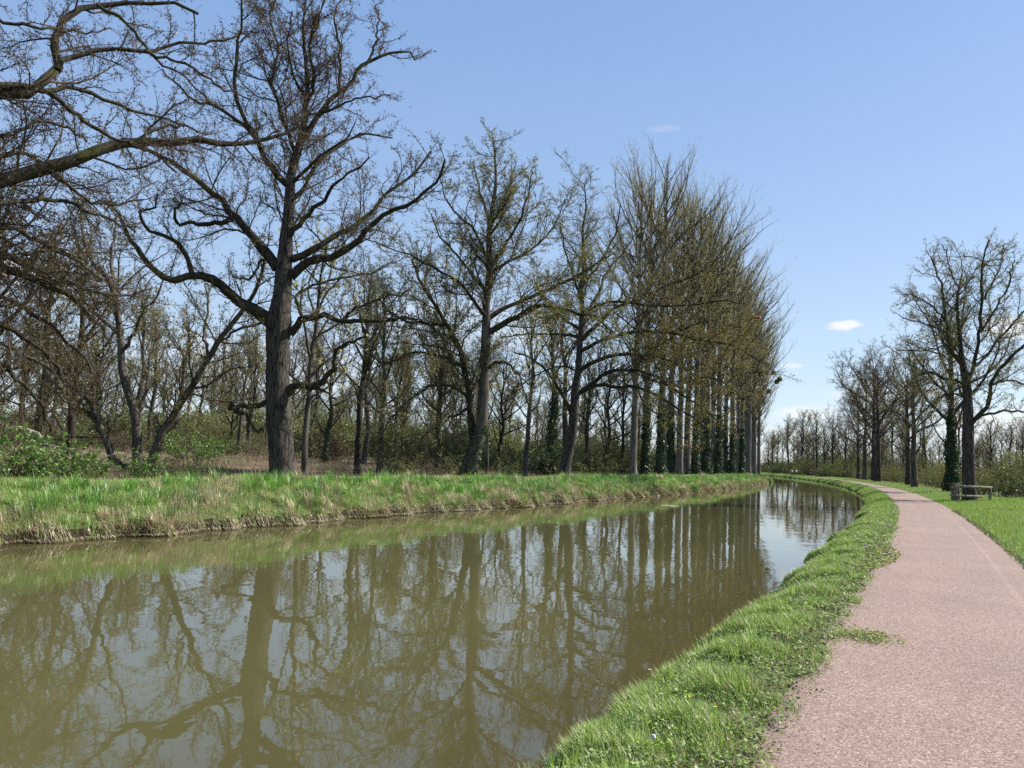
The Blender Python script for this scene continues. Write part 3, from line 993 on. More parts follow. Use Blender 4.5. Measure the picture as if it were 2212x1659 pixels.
def gold_buds(rng, c, col):
    x, _ = project(c)
    t = np.clip((x - 1300) / 200, 0, 1)
    keep = rng.uniform(0, 1, len(c)) < .55 + .45 * t * (c[:, 2] < 12)
    g = np.array(GOLD)[rng.integers(0, 4, len(c))] * rng.uniform(.7, 1.25, (len(c), 1))
    use = (rng.uniform(0, 1, len(c)) < t)[:, None, None]
    return keep, np.where(use, g[:, None], col)


data, TP, TR = hero(15, Y4, b4, tk, lm, l1=(.44, .38, .9, 5.2), l2=(.26, .45, .5, 2.2), l3=(.14, .44, .25, .85), bud=(4, .052, OLIVE), bark_m=OAK, limb_m=LIMB, twig_m=TWIG, extra_limbs=6, bud_fn=gold_buds)
place(data, 'oak_tree', 'wide oak with golden young leaves on boughs hanging before the poplars', 'tree', b4)

# ------------------------------------------------------------------ poplars


def poplar(seed, h, r, leafcols=LIME):
    rng = np.random.default_rng(seed)
    line = [[0, 0, -.25, r]]
    x = y = 0.0
    for k in range(1, 11):
        x += rng.normal(0, .012) * h / 10; y += rng.normal(0, .012) * h / 10
        line.append([x, y, h * .93 * k / 10, r * (1 - k / 10) ** .7 * .95 + .02])
    TV, TQ, TP, TR = trunk_tube(rng, np.array(line), 30, 12, .7, .03)
    tr = Crown(); tr.add(TV, TQ, 0)
    n = 40
    t = .27 + .70 * (np.arange(n) + rng.uniform(0, 1, n)) / n
    f = t * 29; i0 = f.astype(int)
    ph = np.arange(n) * 2.4 + rng.uniform(-.6, .6, n)
    al = np.clip(rng.normal(.72, .16, n), .3, 1.2) * (1.15 - .4 * t)
    d = np.stack([np.sin(al) * np.cos(ph), np.sin(al) * np.sin(ph), np.cos(al)], -1)
    Lc = np.interp(t, [.25, .35, .6, .85, 1], [5, 9, 11, 8, 3.5]) * rng.uniform(.6, 1.2, n)
    K = 12
    A = np.empty((n, K, 3)); A[:, 0] = TP[0, i0]
    for j in range(1, K):
        d = unit(d + rng.normal(0, .08, (n, 3)) + [0, 0, .05])
        A[:, j] = A[:, j - 1] + d * (Lc / (K - 1))[:, None]
    q = np.linspace(0, 1, K)[None]
    AR = np.minimum(.5 * TR[0, i0], .010 * Lc + .012)[:, None] * (1 - q) ** .8 + .008
    tr.tube(A, AR, 6, 1)
    cr = Crown()
    B, BR = kids(rng, A, AR, .7, .36, 1.0, 4.0, .6, .18, .15, .22, .1, 6, .0075, .6, .006)
    top, topR = kids(rng, TP[:, 20:], TR[:, 20:], .45, .3, .8, 3.0, .6, .15, .05, .25, .1, 6, .0075, .6, .006)
    B, BR = np.concatenate([B, top]), np.concatenate([BR, topR])
    cr.tube(B, BR, 3, 2)
    D, DR = kids(rng, B, BR, .42, .38, .35, 1.3, .6, .2, .1, .2, .12, 3, .006, .7, .004)
    cr.tube(D, DR, 3, 0)
    V, Q, c = buds(rng, D, 4, .06, leafcols, .1, .06)
    cr.add(V, Q, 1, c)
    return dict(trunk=tr.mesh('trunk', [POPB, POPL]), crown=cr.mesh('crown', [TWIGP, LEAF, POPL])), TP, TR


POPC = LIME + [(.34, .30, .12), (.30, .26, .10)]
POP = [poplar(31, 35, .42, POPC), poplar(32, 33, .38, POPC), poplar(33, 36, .44, POPC)]
MIS = [mistletoe(5, .55), mistletoe(6, .45)]
PIVY = [ivy(40 + k, POP[k][1], POP[k][2], 0, 7.5, 2200, .16, .22) for k in range(3)]
row = [(1368, 0, 0), (1394, 1, 1), (1428, 2, 1), (1447, 0, 1), (1469, 1, 0), (1485, 2, 0), (1503, 0, 1), (1515, 1, 0), (1526, 2, 1), (1540, 1, 0), (1553, 0, 1), (1567, 1, 1), (1582, 2, 1), (1594, 0, 0),
       (1603, 1, 1), (1611, 2, 0), (1618, 0, 0), (1624, 1, 0), (1630, 2, 0), (1635, 0, 1), (1640, 1, 0), (1645, 2, 0)]
n_row = len(row)
ordn = ['first bare grey poplar', 'second poplar', 'third poplar', 'fourth poplar', 'fifth poplar', 'sixth poplar', 'seventh poplar', 'eighth poplar', 'ninth poplar', 'tenth poplar']
for k, (px, v, iv) in enumerate(row):
    nn = -24.8 + 6.6 * (px - 1368) / 277 - (1.2 if k % 2 else 0)
    p = base_on(px, nn)
    ex = []
    if iv:
        ex.append(('ivy', PIVY[v], (0, 0, 0)))
    rng = np.random.default_rng(900 + k)
    if k in (2, 3, 5, 8, 11, 13, 15, 17, 19, 20, 21):
        for _ in range(2 if k < 12 else 6):
            z = rng.uniform(12, 24); a = rng.uniform(0, 6.28); rr = rng.uniform(1.5, 5)
            ex.append(('mistletoe', MIS[rng.integers(0, 2)], (rr * math.cos(a), rr * math.sin(a), z)))
    if k < 10:
        lab = '%s of the row from the left, %s' % (ordn[k], 'dark ivy up its trunk' if iv else 'its trunk clear of ivy')
    else:
        lab = 'distant tall poplar closing the row at the canal bend'
    place(POP[v][0], 'poplar_tree', lab, 'poplar', p, rng.uniform(0, 6.28), rng.uniform(.92, 1.04) * (1.0 if k < 8 else 1.0 - .013 * (k - 8)), 'poplars in a row on the far bank', ex)

# ------------------------------------------------------------------ oaks along the path on the right
b5 = base_on(2093, 3.6)
Y5 = b5[1]
tk = [(2095, 1092, 14.5), (2094, 1060, 12.8), (2092, 1010, 12.2), (2091, 957, 11.6), (2091, 887, 9.9), (2088, 831, 8.7), (2082, 800, 7.5), (2076, 765, 5.2), (2073, 720, 4.1), (2068, 672, 3.2), (2069, 635, 2.3), (2075, 605, 1.4), (2080, 580, 0.9)]
lm = [
    ([(2085, 810), (2074, 780), (2057, 761), (2046, 719), (2038, 662), (2035, 615), (2020, 580), (2010, 555)], 4.6, 1.5, 1.5),
    ([(2088, 830), (2105, 789), (2114, 719), (2122, 648), (2119, 606), (2125, 550), (2135, 520)], 4.6, 1.5, -1.5),
    ([(2094, 930), (2097, 915), (2133, 873), (2142, 831), (2167, 789), (2220, 740), (2260, 700)], 5.8, 2.2, -2),
    ([(2110, 905), (2119, 901), (2167, 887), (2212, 889), (2270, 880)], 3.5, 1.5, -2),
    ([(2086, 835), (2080, 828), (2041, 817), (2007, 806), (1990, 808), (1978, 819), (1955, 835)], 3.5, 1.5, -3),
    ([(2076, 760), (2069, 747), (2035, 748), (1990, 758), (1940, 757)], 2.6, 1.1, 2.5),
    ([(2107, 790), (2125, 775), (2160, 730), (2212, 673), (2250, 640)], 3.5, 1.5, 2.5),
    ([(2114, 719), (2150, 670), (2180, 610), (2190, 560)], 2.9, 1.1, -2.5),
    ([(2122, 648), (2150, 600), (2165, 560), (2170, 530)], 2.3, 1.1, 1.5),
    ([(2040, 690), (2010, 660), (1980, 640), (1950, 640)], 2.0, 0.9, -2),
    ([(2046, 719), (2000, 700), (1960, 690), (1940, 680)], 2.0, 0.9, 2),
    ([(2142, 831), (2180, 820), (2220, 830), (2260, 820)], 2.9, 1.1, 2),
    ([(2069, 620), (2050, 580), (2045, 550), (2035, 530)], 1.7, 0.9, -1.5),
    ([(2090, 860), (2060, 850), (2030, 860), (2000, 880)], 2.3, 1.1, 3),
]
data, _, _ = hero(16, Y5, b5, tk, lm, l1=(.36, .40, .8, 4.4), l2=(.22, .45, .4, 2.0), l3=(.11, .44, .22, .7), bud=(3, .045, OLIVE), extra_limbs=6)
place(data, 'oak_tree', 'dark many stemmed oak right behind the log rail by the path', 'tree', b5)

OAKV = [auto_tree(51, 15, .33, .28, 7.5, OAK, TWIG, OLIVE, 16, .8, up=.12, detail=1.15, lean=.02),
        auto_tree(52, 14, .29, .32, 7.0, OAK, TWIG, RED, 15, .85, up=.14, detail=1.15, lean=.025),
        auto_tree(53, 16, .34, .25, 8.0, GREY, TWIGG, OLIVE, 16, .8, up=.12, detail=1.05, lean=.03)]
iv = ivy(60, OAKV[0][1], OAKV[0][2], 0, 5.5, 2600, .13, .2)
for (px, nn, v, sc, rz, lab, ex) in (
        (2055, 5.0, 0, 1.25, 2.2, 'path side oak with dark green ivy all over its trunk', [('ivy', iv, (0, 0, 0))]),
        (1962, 5.0, 1, 1.22, .4, 'left of two brown trunked oaks growing close together beside the path', []),
        (1975, 4.2, 2, 1.05, 3.4, 'right of two brown trunked oaks growing close together beside the path', []),
        (1897, 4.6, 1, 1.5, 1.2, 'nearest oak of the clump where the path bends from sight', []),
        (1887, 5.4, 0, 1.5, 4.2, 'oak in the middle of the clump at the path bend', []),
        (1868, 5.6, 2, 1.35, 5.2, 'upright oak standing left in the clump at the path bend', []),
        (1853, 6.0, 1, 1.3, 2.0, 'farthest left oak of the clump at the path bend', [])):
    place(OAKV[v][0], 'oak_tree', lab, 'tree', base_on(px, nn), rz, sc, 'oaks along the right of the path', ex)

# ------------------------------------------------------------------ trees of the wood behind the far bank
BG = [auto_tree(71, 17, .26, .3, 6.0, LIMB, TWIGG, OLIVE, 14, .7, (.24, .44, .3, .8), 2, .09, twigr=.0075, detail=.95, lean=.07),
      auto_tree(72, 15, .22, .22, 6.5, LIMB, TWIG, RED, 14, .85, (.24, .44, .3, .8), 2, .07, twigr=.0075, detail=.95, lean=.09),
      auto_tree(73, 18, .30, .38, 5.5, OAK, TWIGG, OLIVE, 14, .65, (.24, .44, .3, .8), 3, .09, twigr=.0075, detail=.95, lean=.07),
      auto_tree(74, 12, .20, .18, 6.0, LIMB, TWIG, OLIVE, 14, .9, (.24, .44, .3, .8), 1, .07, twigr=.0075, detail=.95, lean=.07),
      auto_tree(75, 11, .12, .35, 3.5, GREY, TWIGG, LIME, 12, .6, (.24, .44, .3, .8), 3, .08, twigr=.005, detail=1.0, lean=.06)]
# trees one can tell apart in the middle distance
mid = [
    (497, -70, 3, .85, 0.5, 'squat pollard with spreading low limbs on the brown field'),
    (538, -72, 2, .95, 1.5, 'straight thick trunk just left of the big oak, far field'),
    (660, -27, 4, 1.25, 1.0, 'slim dark trunk just right of the big oak'),
    (700, -48, 1, .95, 3.0, 'leaning ivy clad tree right of the big oak'),
    (772, -31, 0, .85, 2.0, 'straight brown trunk midway between the two nearest oaks'),
    (815, -28, 4, 1.15, 4.0, 'pale leaning stem left of the fork trunked oak'),
    (1135, -26, 4, 1.35, 5.0, 'slim reddish trunk right of the fork trunked oak'),
    (1195, -30, 2, .95, .2, 'ivy covered trunk left of the wide golden oak'),
    (1050, -26.5, 4, .8, 2.6, 'thin leaning stem beside the foot of the fork trunked oak'),
    (1305, -29, 1, .95, 1.7, 'thin crooked tree between the wide oak and first poplar'),
    (1345, -31, 0, .9, 3.3, 'slender mossy tree left behind the first poplar'),
    (1270, -34, 4, 1.2, .9, 'slim upright tree right behind the wide golden oak'),
]
IVYM = ivy(80, BG[2][1], BG[2][2], 0, 8.5, 3200, .16, .55)
IVYS = ivy(81, BG[1][1], BG[1][2], 0, 5, 900, .13, .12)
for px, nn, v, sc, rz, lab in mid:
    ex = []
    if 'ivy covered' in lab:
        ex = [('ivy', IVYM, (0, 0, 0))]
    elif 'ivy clad' in lab:
        ex = [('ivy', IVYS, (0, 0, 0))]
    place(BG[v][0], 'bare_tree', lab, 'tree', base_on(px, nn), rz, sc, 'bare trees behind the far bank', ex)

rng = np.random.default_rng(123)
pts = []


def scatter(n, s0, s1, n0, n1, dmin, tries=40):
    got = 0
    for _ in range(n * tries):
        if got >= n:
            break
        s, q = rng.uniform(s0, s1), rng.uniform(n0, n1)
        P = ground(np.array(s), np.array(q))
        if any((P[0] - a[0]) ** 2 + (P[1] - a[1]) ** 2 < dmin * dmin for a in pts):
            continue
        x, y = project(P)
        if x < -250 or x > 2400 or P[1] < 5:
            continue
        pts.append(P)
        got += 1
        yield P


for P in scatter(100, 5, 200, -160, -76, 4.5):
    v = rng.integers(0, 5)
    place(BG[v][0], 'bare_tree', 'bare tree in the wood beyond the brown field', 'tree', P, rng.uniform(0, 6.28), rng.uniform(.75, 1.4) * (1.3 if v == 4 else 1), 'trees of the wood beyond the field')
for P in scatter(45, 55, 190, -70, -31, 4.6):
    v = rng.integers(0, 5)
    place(BG[v][0], 'bare_tree', 'thin bare tree crowded behind the poplar row', 'tree', P, rng.uniform(0, 6.28), rng.uniform(.8, 1.1), 'trees crowded behind the poplars')
for P in scatter(12, -15, 30, -75, -38, 6):
    v = rng.integers(0, 4)
    place(BG[v][0], 'bare_tree', 'bare twiggy tree behind the leaning stems at far left', 'tree', P, rng.uniform(0, 6.28), rng.uniform(.75, 1.0), 'bare trees at the left of the field')
# far end of the canal and right side
for P in scatter(58, 195, 330, 3.5, 45, 3.6):
    v = rng.integers(0, 5)
    place(BG[v][0], 'bare_tree', 'distant bare tree closing the view at the canal bend', 'tree', P, rng.uniform(0, 6.28), rng.uniform(.7, 1.45), 'trees at the far canal bend')
for P in scatter(24, 190, 330, -100, -24, 6):
    v = rng.integers(0, 5)
    place(BG[v][0], 'bare_tree', 'distant tree seen past the end of the poplar row', 'tree', P, rng.uniform(0, 6.28), rng.uniform(.75, 1.0), 'trees past the poplars')
for P in scatter(38, 95, 240, 9, 60, 5):
    v = rng.integers(0, 5)
    place(BG[v][0], 'bare_tree', 'bare tree behind the oaks on the right of the path', 'tree', P, rng.uniform(0, 6.28), rng.uniform(.5, .75), 'bare trees behind the path side oaks')

# ------------------------------------------------------------------ shrubs


def shrub(seed, h, w, cols, per, bsize, twig_m=TWIGG, stems=26, bare=False):
    rng = np.random.default_rng(seed)
    a = rng.uniform(0, 6.28, stems)
    P0 = np.stack([np.cos(a), np.sin(a), np.zeros(stems)], -1) * rng.uniform(0, w * .3, (stems, 1))
    d = unit(np.stack([np.cos(a) * .6, np.sin(a) * .6, np.ones(stems)], -1) + rng.normal(0, .3, (stems, 3)))
    K = 8
    Lc = h * rng.uniform(.6, 1.15, stems)
    A = np.empty((stems, K, 3)); A[:, 0] = P0
    for j in range(1, K):
        d = unit(d + rng.normal(0, .16, (stems, 3)))
        A[:, j] = A[:, j - 1] + d * (Lc / (K - 1))[:, None]
    AR = (.008 * Lc + .006)[:, None] * np.linspace(1, .2, K)[None]
    st = Crown(); st.tube(A, AR, 4, 0)
    fo = Crown()
    B, BR = kids(rng, A, AR, .22, .35, .25, w * .5, .9, .25, .12, .05, .22, 5, .008, .6, .003)
    fo.tube(B, BR, 3, 0)
    D, DR = kids(rng, B, BR, .14, .4, .12, .45, .9, .3, .05, .05, .25, 3, .007, .7, .0022)
    fo.tube(D, DR, 3, 0)
    if per:
        V, Q, c = buds(rng, D, per, bsize, cols, 0, .03)
        fo.add(V, Q, 1, c)
    return dict(stem=st.mesh('stem', [twig_m]), foliage=fo.mesh('foliage', [twig_m, LEAF]))


SG = [shrub(91, 1.5, 1.7, GREEN, 5, .06), shrub(92, 1.2, 1.5, GREEN, 4, .055), shrub(93, 2.2, 2.0, GREEN, 3, .06)]
SB = [shrub(94, 1.8, 1.9, RED, 1, .04, TWIG), shrub(95, 1.5, 1.8, OLIVE, 1, .05, TWIGG, 22), shrub(96, 2.3, 2.2, OLIVE, 2, .055, TWIG, 26)]
SO = [shrub(97, 2.4, 2.4, [(.10, .13, .035), (.13, .15, .04), (.08, .10, .03)], 4, .075), shrub(98, 1.7, 2.2, [(.09, .13, .03), (.14, .17, .045)], 4, .07)]
DARK = shrub(99, 2.0, 1.8, [(.03, .055, .02), (.045, .075, .025), (.06, .09, .03)], 7, .07)


def put(data, name, label, px, nn, sc, group=None, rz=None, cat='shrub'):
    p = base_on(px, nn)
    p[2] -= .05
    place(data, name, label, cat, p, rng.uniform(0, 6.28) if rz is None else rz, sc, group)


for px, nn, v, sc, lab in ((-30, -25.5, 2, 1.05, 'tallest bright green shrub at the left edge of the far bank'),
                           (40, -25.2, 0, 1.15, 'leafy green shrub near the left edge of the far bank'),
                           (95, -25.6, 1, 1.2, 'low dense green shrub left of the leaning stems'),
                           (150, -26, 0, .9, 'small green shrub under the left leaning stem'),
                           (200, -26.2, 1, .8, 'dull green bramble below the leaning stems'),
                           (305, -26.3, 0, .85, 'bright yellow green shrub at the foot of the leaning stems'),
                           (415, -46, 0, 1.5, 'round green bush alone on the brown field'),
                           (455, -50, 1, 1.5, 'smaller green bush right of the round field bush'),
                           (480, -26, 1, .5, 'small green weed clump left of the big oak'),
                           (395, -25.6, 2, .5, 'thin upright green sapling on the bank crest')):
    put(SG[v], 'green_shrub', lab, px, nn, sc, 'green shrubs on the far bank')
for px, nn, v, sc, lab in ((350, -27, 1, .8, 'brown bare bramble right of the leaning stems'),
                           (430, -27.5, 0, .75, 'thin brown bramble on the edge of the field'),
                           (720, -26.5, 0, .75, 'bare brown bramble right of the big oak'),
                           (760, -27, 1, .85, 'tangle of fallen bare branches by the bank'),
                           (840, -28, 2, .75, 'bare bramble under the drooping boughs'),
                           (930, -27, 0, .95, 'bare bush left of the fork trunked oak')):
    put(SB[v], 'bare_shrub', lab, px, nn, sc, 'bare brambles along the far bank')
for px, nn, v, sc, lab in ((880, -29, 1, .9, 'olive bush beneath the hanging oak branches'),
                           (975, -27.5, 0, .75, 'olive bush just left of the ivy footed oak'),
                           (1095, -29, 1, .9, 'olive bush right of the ivy footed oak'),
                           (1280, -29, 0, 1.1, 'green bush right of the wide oak'),
                           (1315, -28.5, 1, 1.0, 'green bush left of the first poplar'),
                           (1340, -30, 0, 1.2, 'tall green bush behind the first poplar')):
    put(SO[v], 'olive_shrub', lab, px, nn, sc, 'olive shrubs under the trees')
put(DARK, 'evergreen_shrub', 'dark evergreen bush left of the wide oak', 1165, -28.5, 1.5)
for P in scatter(36, 60, 190, -48, -29, 3.2):
    place(SO[rng.integers(0, 2)], 'olive_shrub', 'green undergrowth bush between the poplar trunks', 'shrub', P, rng.uniform(0, 6.28), rng.uniform(1.0, 1.7), 'undergrowth behind the poplars')
for P in scatter(85, -5, 130, -105, -62, 3):
    k = rng.integers(0, 5)
    d_ = (SB + SO)[k]
    place(d_, 'bare_shrub', 'brownish bush along the far edge of the field', 'shrub', P, rng.uniform(0, 6.28), rng.uniform(1.0, 1.9), 'bushes along the far field edge')
for P in scatter(80, 58, 200, 6.5, 20, 2.2):
    k = rng.integers(0, 5)
    d_ = (SB + SO)[k]
    place(d_, 'bare_shrub', 'brown and olive hedge bush behind the path side oaks', 'shrub', P, rng.uniform(0, 6.28), rng.uniform(.8, 1.4), 'hedge bushes behind the path side oaks')
for P in scatter(60, 200, 320, 3.2, 16, 2.4):
    place(SO[rng.integers(0, 2)], 'olive_shrub', 'far green bush at the water bend', 'shrub', P, rng.uniform(0, 6.28), rng.uniform(1.0, 1.8), 'far bushes at the canal bend')
for px, nn, d_, sc, lab in ((2190, 9.5, DARK, .8, 'dark bramble bush at the right edge of the verge'),
                            (2225, 9.0, SO[1], 1.0, 'green bush cut by the right picture edge'),
                            (2165, 12, SB[2], 1.0, 'bare bush behind the end of the log rail'),
                            (2130, 12, SO[1], .9, 'olive bush seen through the log rail'),
                            (2015, 7.5, SB[0], .9, 'brown bramble between the path side trunks'),
                            (2030, 7.0, SB[1], .8, 'pale bramble left of the ivy trunk')):
    put(d_, 'verge_shrub', lab, px, nn, sc, 'shrubs on the right verge')

BIGB = [shrub(101, 4.2, 3.4, [(.20, .24, .07), (.16, .20, .06), (.24, .22, .08)], 2, .09, TWIGG, 34), shrub(102, 3.6, 3.2, RED, 1, .08, TWIG, 34), shrub(103, 4.5, 3.2, [(.16, .20, .06), (.20, .23, .08)], 2, .10, TWIGG, 30)]
for P in scatter(120, -10, 215, -165, -74, 3.6):
    place(BIGB[rng.integers(0, 3)], 'thicket', 'tall brownish thicket in the wood beyond the field', 'shrub', P, rng.uniform(0, 6.28), rng.uniform(1.0, 2.1), 'thickets in the wood beyond the field')
for P in scatter(60, 66, 215, -75, -30, 3.2):
    place(BIGB[rng.integers(0, 3)], 'thicket', 'tall twiggy thicket behind the poplar trunks', 'shrub', P, rng.uniform(0, 6.28), rng.uniform(.9, 1.7), 'thickets behind the poplars')
for P in scatter(70, 75, 250, 8, 60, 3.6):
    place(BIGB[rng.integers(0, 3)], 'thicket', 'tall twiggy thicket right of the path side oaks', 'shrub', P, rng.uniform(0, 6.28), rng.uniform(.6, 1.4), 'thickets right of the path')
for P in scatter(50, 200, 325, 4, 40, 3.2):
    place(BIGB[rng.integers(0, 3)], 'thicket', 'distant thicket between the trees at the canal bend', 'shrub', P, rng.uniform(0, 6.28), rng.uniform(.9, 1.9), 'thickets at the far bend')
for px, nn, v, sc, rz, lab in ((-60, -46, 1, 1.2, 2.0, 'reddish bare tree behind the green shrubs at the left edge'),
                               (150, -52, 3, 1.4, 4.0, 'low spreading bare tree left of the leaning stems')):
    place(BG[v][0], 'bare_tree', lab, 'tree', base_on(px, nn), rz, sc, 'bare trees behind the far bank')
for k, (px, nn, v, sc) in enumerate(((2140, 26, 0, .8), (2160, 38, 1, .9), (2180, 24, 2, .65), (2195, 34, 3, .9), (2210, 22, 0, .6), (2225, 30, 1, .8), (2240, 40, 2, .9), (2125, 34, 4, 1.0), (2260, 25, 3, .8))):
    place(BG[v][0], 'bare_tree', 'bare tree on the skyline right of the log rail', 'tree', base_on(px, nn), k * 1.3, sc, 'skyline trees right of the log rail')
for k, (px, nn, v, sc) in enumerate(((2120, 16, 0, .5), (2145, 20, 1, .6), (2170, 15, 2, .45), (2190, 19, 0, .6), (2212, 16, 1, .5), (2235, 18, 2, .6), (2105, 22, 1, .7), (2070, 14, 0, .5), (2040, 12, 1, .5), (2020, 11, 2, .5))):
    place(BIGB[v], 'thicket', 'brown bare thicket behind the log rail and the verge', 'shrub', base_on(px, nn), k * 1.7, sc, 'thickets behind the log rail')

# ------------------------------------------------------------------ grass


def blades(rng, P, length, width, cols, seg=2, lean=.45, az=None):
    N = len(P)
    if az is None:
        az = rng.uniform(0, 6.28, N)
    side = np.stack([np.cos(az), np.sin(az), np.zeros(N)], -1)
    out = np.stack([-np.sin(az), np.cos(az), np.zeros(N)], -1)
    ln = np.abs(rng.normal(0, lean, N))[:, None]
    L = length[:, None]
    w = (width * .5)[:, None]
    up = np.array([0, 0, 1.0])
    base = P
    mid_ = P + unit(up + out * ln * .5) * L * .5
    tip = mid_ + unit(up * 1.0 + out * (ln * 1.8)) * L * .5
    if seg == 2:
        V = np.stack([base - side * w, base + side * w, mid_ - side * w * .8, mid_ + side * w * .8, tip], 1)
        i = np.arange(N)[:, None] * 5
        polys = [(i + np.array([[0, 1, 3, 2]]), 0), (i + np.array([[2, 3, 4]]), 0)]
        return V.reshape(-1, 3), polys, np.repeat(cols, 5, 0)
    V = np.stack([base - side * w, base + side * w, tip], 1)
    return V.reshape(-1, 3), [(np.arange(N * 3).reshape(-1, 3), 0)], np.repeat(cols, 3, 0)


def pick(rng, pal, N, v=.25):
    pal = np.asarray(pal)
    return pal[rng.integers(0, len(pal), N)] * rng.uniform(1 - v, 1 + v, (N, 1))


FRESH = [(.23, .36, .05), (.30, .43, .075), (.17, .29, .045), (.38, .48, .15)]
STRAW = [(.46, .38, .22), (.38, .31, .18), (.54, .46, .29), (.28, .21, .12)]
BRACK = [(.27, .165, .11), (.21, .13, .085), (.33, .24, .15), (.15, .10, .06)]


def clump(s, n, f=1.0, k=0):
    return sum(np.sin(a * f * 2.2 * s + b * f * 1.7 * n + c + k) for a, b, c in _wv) / 4.0


rng = np.random.default_rng(55)
# near bank: dense individual blades between path and water
V_, P_, C_, off = [], [], [], 0


def add_blades(store, V, polys, col):
    for a, m in polys:
        store['p'].append((a + store['n'], m))
    store['v'].append(V); store['c'].append(col); store['n'] += len(V)


def grass_obj(name, label, store, material=None):
    me = mesh(name, np.concatenate(store['v']), store['p'], [material or BLADE], np.concatenate(store['c']))
    return tag(link(name, me), label, 'grass', kind='stuff')


st = dict(v=[], p=[], c=[], n=0)
N = 230000
s = 1.0 + 44 * rng.uniform(0, 1, N) ** 1.9
n = rng.uniform(-2.42, -.72, N) - .05 * rng.uniform(0, 1, N)
cl_ = clump(s, n, 3.2)
edge = np.clip((-.95 - n) / .35, 0, 1)             # thin towards the path
keep = rng.uniform(0, 1, N) < (.25 + .75 * edge) * np.clip(.62 + .9 * cl_, .06, 1)
s, n, cl_ = s[keep], n[keep], cl_[keep]
P = ground(s, real_n(s, n))
dist = np.hypot(P[:, 0], P[:, 1])
waterside = np.clip((-1.75 - n) / .5, 0, 1)
Ln = (.055 + .05 * rng.uniform(0, 1, len(s)) + .06 * waterside * rng.uniform(0, 1, len(s)) + .09 * np.clip(cl_, 0, 1) - .02 * np.clip(-cl_, 0, 1)) * np.where(n > -1.05, .5, 1)
Wd = (.0035 + .003 * rng.uniform(0, 1, len(s))) * (1 + dist / 14)
col = pick(rng, FRESH, len(s))
dry = rng.uniform(0, 1, len(s)) < np.where(n > -1.15, .30, .10) + .35 * np.clip(-cl_, 0, 1)
col[dry] = pick(rng, STRAW, dry.sum())
add_blades(st, *blades(rng, P, Ln, Wd, col, 2, .8))
# tall tufts at the water's edge
N = 340
cs, cn = 1.5 + 40 * rng.uniform(0, 1, N) ** 1.6, rng.uniform(-2.45, -1.5, N)
k = 26
s = np.repeat(cs, k) + rng.normal(0, .035, N * k); n = np.repeat(cn, k) + rng.normal(0, .03, N * k)
P = ground(s, n)
tone = np.repeat(pick(rng, FRESH, N, .3), k, 0) * rng.uniform(.8, 1.2, (N * k, 1))
Ln = np.repeat(rng.uniform(.10, .22, N), k) * rng.uniform(.6, 1.1, N * k)
add_blades(st, *blades(rng, P, Ln, (.004 + .002 * rng.uniform(0, 1, N * k)) * (1 + np.hypot(P[:, 0], P[:, 1]) / 18), tone, 2, .6))
grass_obj('verge_grass', 'short fresh green grass on the strip between path and water', st)

# broad leaved weeds of the verge: clover, dandelion leaves, creeping runners on the asphalt edge


def weeds(rng, P, size, cols, flat=.35):
    N = len(P)
    nn = unit(rng.normal(0, flat, (N, 3)) + [0, 0, 1])
    az = rng.uniform(0, 6.28, N)
    a = unit(np.cross(nn, np.stack([np.cos(az), np.sin(az), np.zeros(N)], -1)))
    b_ = np.cross(nn, a)
    s = size[:, None]
    V = np.stack([P - b_ * s * .65, P + a * s * .45, P + b_ * s * .65, P - a * s * .45], 1).reshape(-1, 3)
    return V, [(np.arange(N * 4).reshape(-1, 4), 0)], np.repeat(cols, 4, 0)


st = dict(v=[], p=[], c=[], n=0)
N = 2600
cs, cn = 1.2 + 42 * rng.uniform(0, 1, N) ** 1.8, rng.uniform(-2.1, -.80, N)
k = 16
s = np.repeat(cs, k) + rng.normal(0, .05, N * k); n = np.repeat(cn, k) + rng.normal(0, .045, N * k)
P = ground(s, n); P[:, 2] += rng.uniform(.015, .075, N * k)
tone = np.repeat(pick(rng, [(.20, .32, .06), (.26, .39, .08), (.15, .24, .06), (.28, .33, .15)], N, .3), k, 0) * rng.uniform(.75, 1.25, (N * k, 1))
add_blades(st, *weeds(rng, P, rng.uniform(.009, .022, N * k) * (1 + np.hypot(P[:, 0], P[:, 1]) / 20), tone))
# runners spilling on the path
N = 150
cs = 2 + 40 * rng.uniform(0, 1, N) ** 1.7
sp = np.repeat(cs, 34) + rng.normal(0, .07, N * 34)
reach = np.repeat(rng.uniform(.05, .38, N) * (rng.uniform(0, 1, N) ** .8), 34)
npth = -.92 + reach * rng.uniform(0, 1, N * 34)
P = np.concatenate([sn(sp, npth), (.014 + rng.uniform(0, .025, N * 34))[:, None]], -1)
tone = pick(rng, [(.18, .25, .06), (.24, .29, .09), (.14, .17, .06), (.30, .26, .15), (.12, .08, .05)], N * 34, .3)
add_blades(st, *weeds(rng, P, rng.uniform(.007, .016, N * 34) * (1 + np.hypot(P[:, 0], P[:, 1]) / 18), tone, .5))
# brown litter and crumbs of soil along the edge
N = 9000
sp = 1.5 + 40 * rng.uniform(0, 1, N) ** 1.6
nl = -.93 - .16 * np.abs(rng.normal(0, 1, N)) + .07 * rng.normal(0, 1, N)
P = np.concatenate([sn(sp, nl), (np.maximum(ground_z(sp, nl), 0) + .012 + rng.uniform(0, .015, N))[:, None]], -1)
add_blades(st, *weeds(rng, P, rng.uniform(.006, .02, N) * (1 + sp / 22), pick(rng, [(.16, .11, .07), (.09, .06, .04), (.26, .20, .13), (.05, .035, .025), (.20, .24, .08)], N), .6))
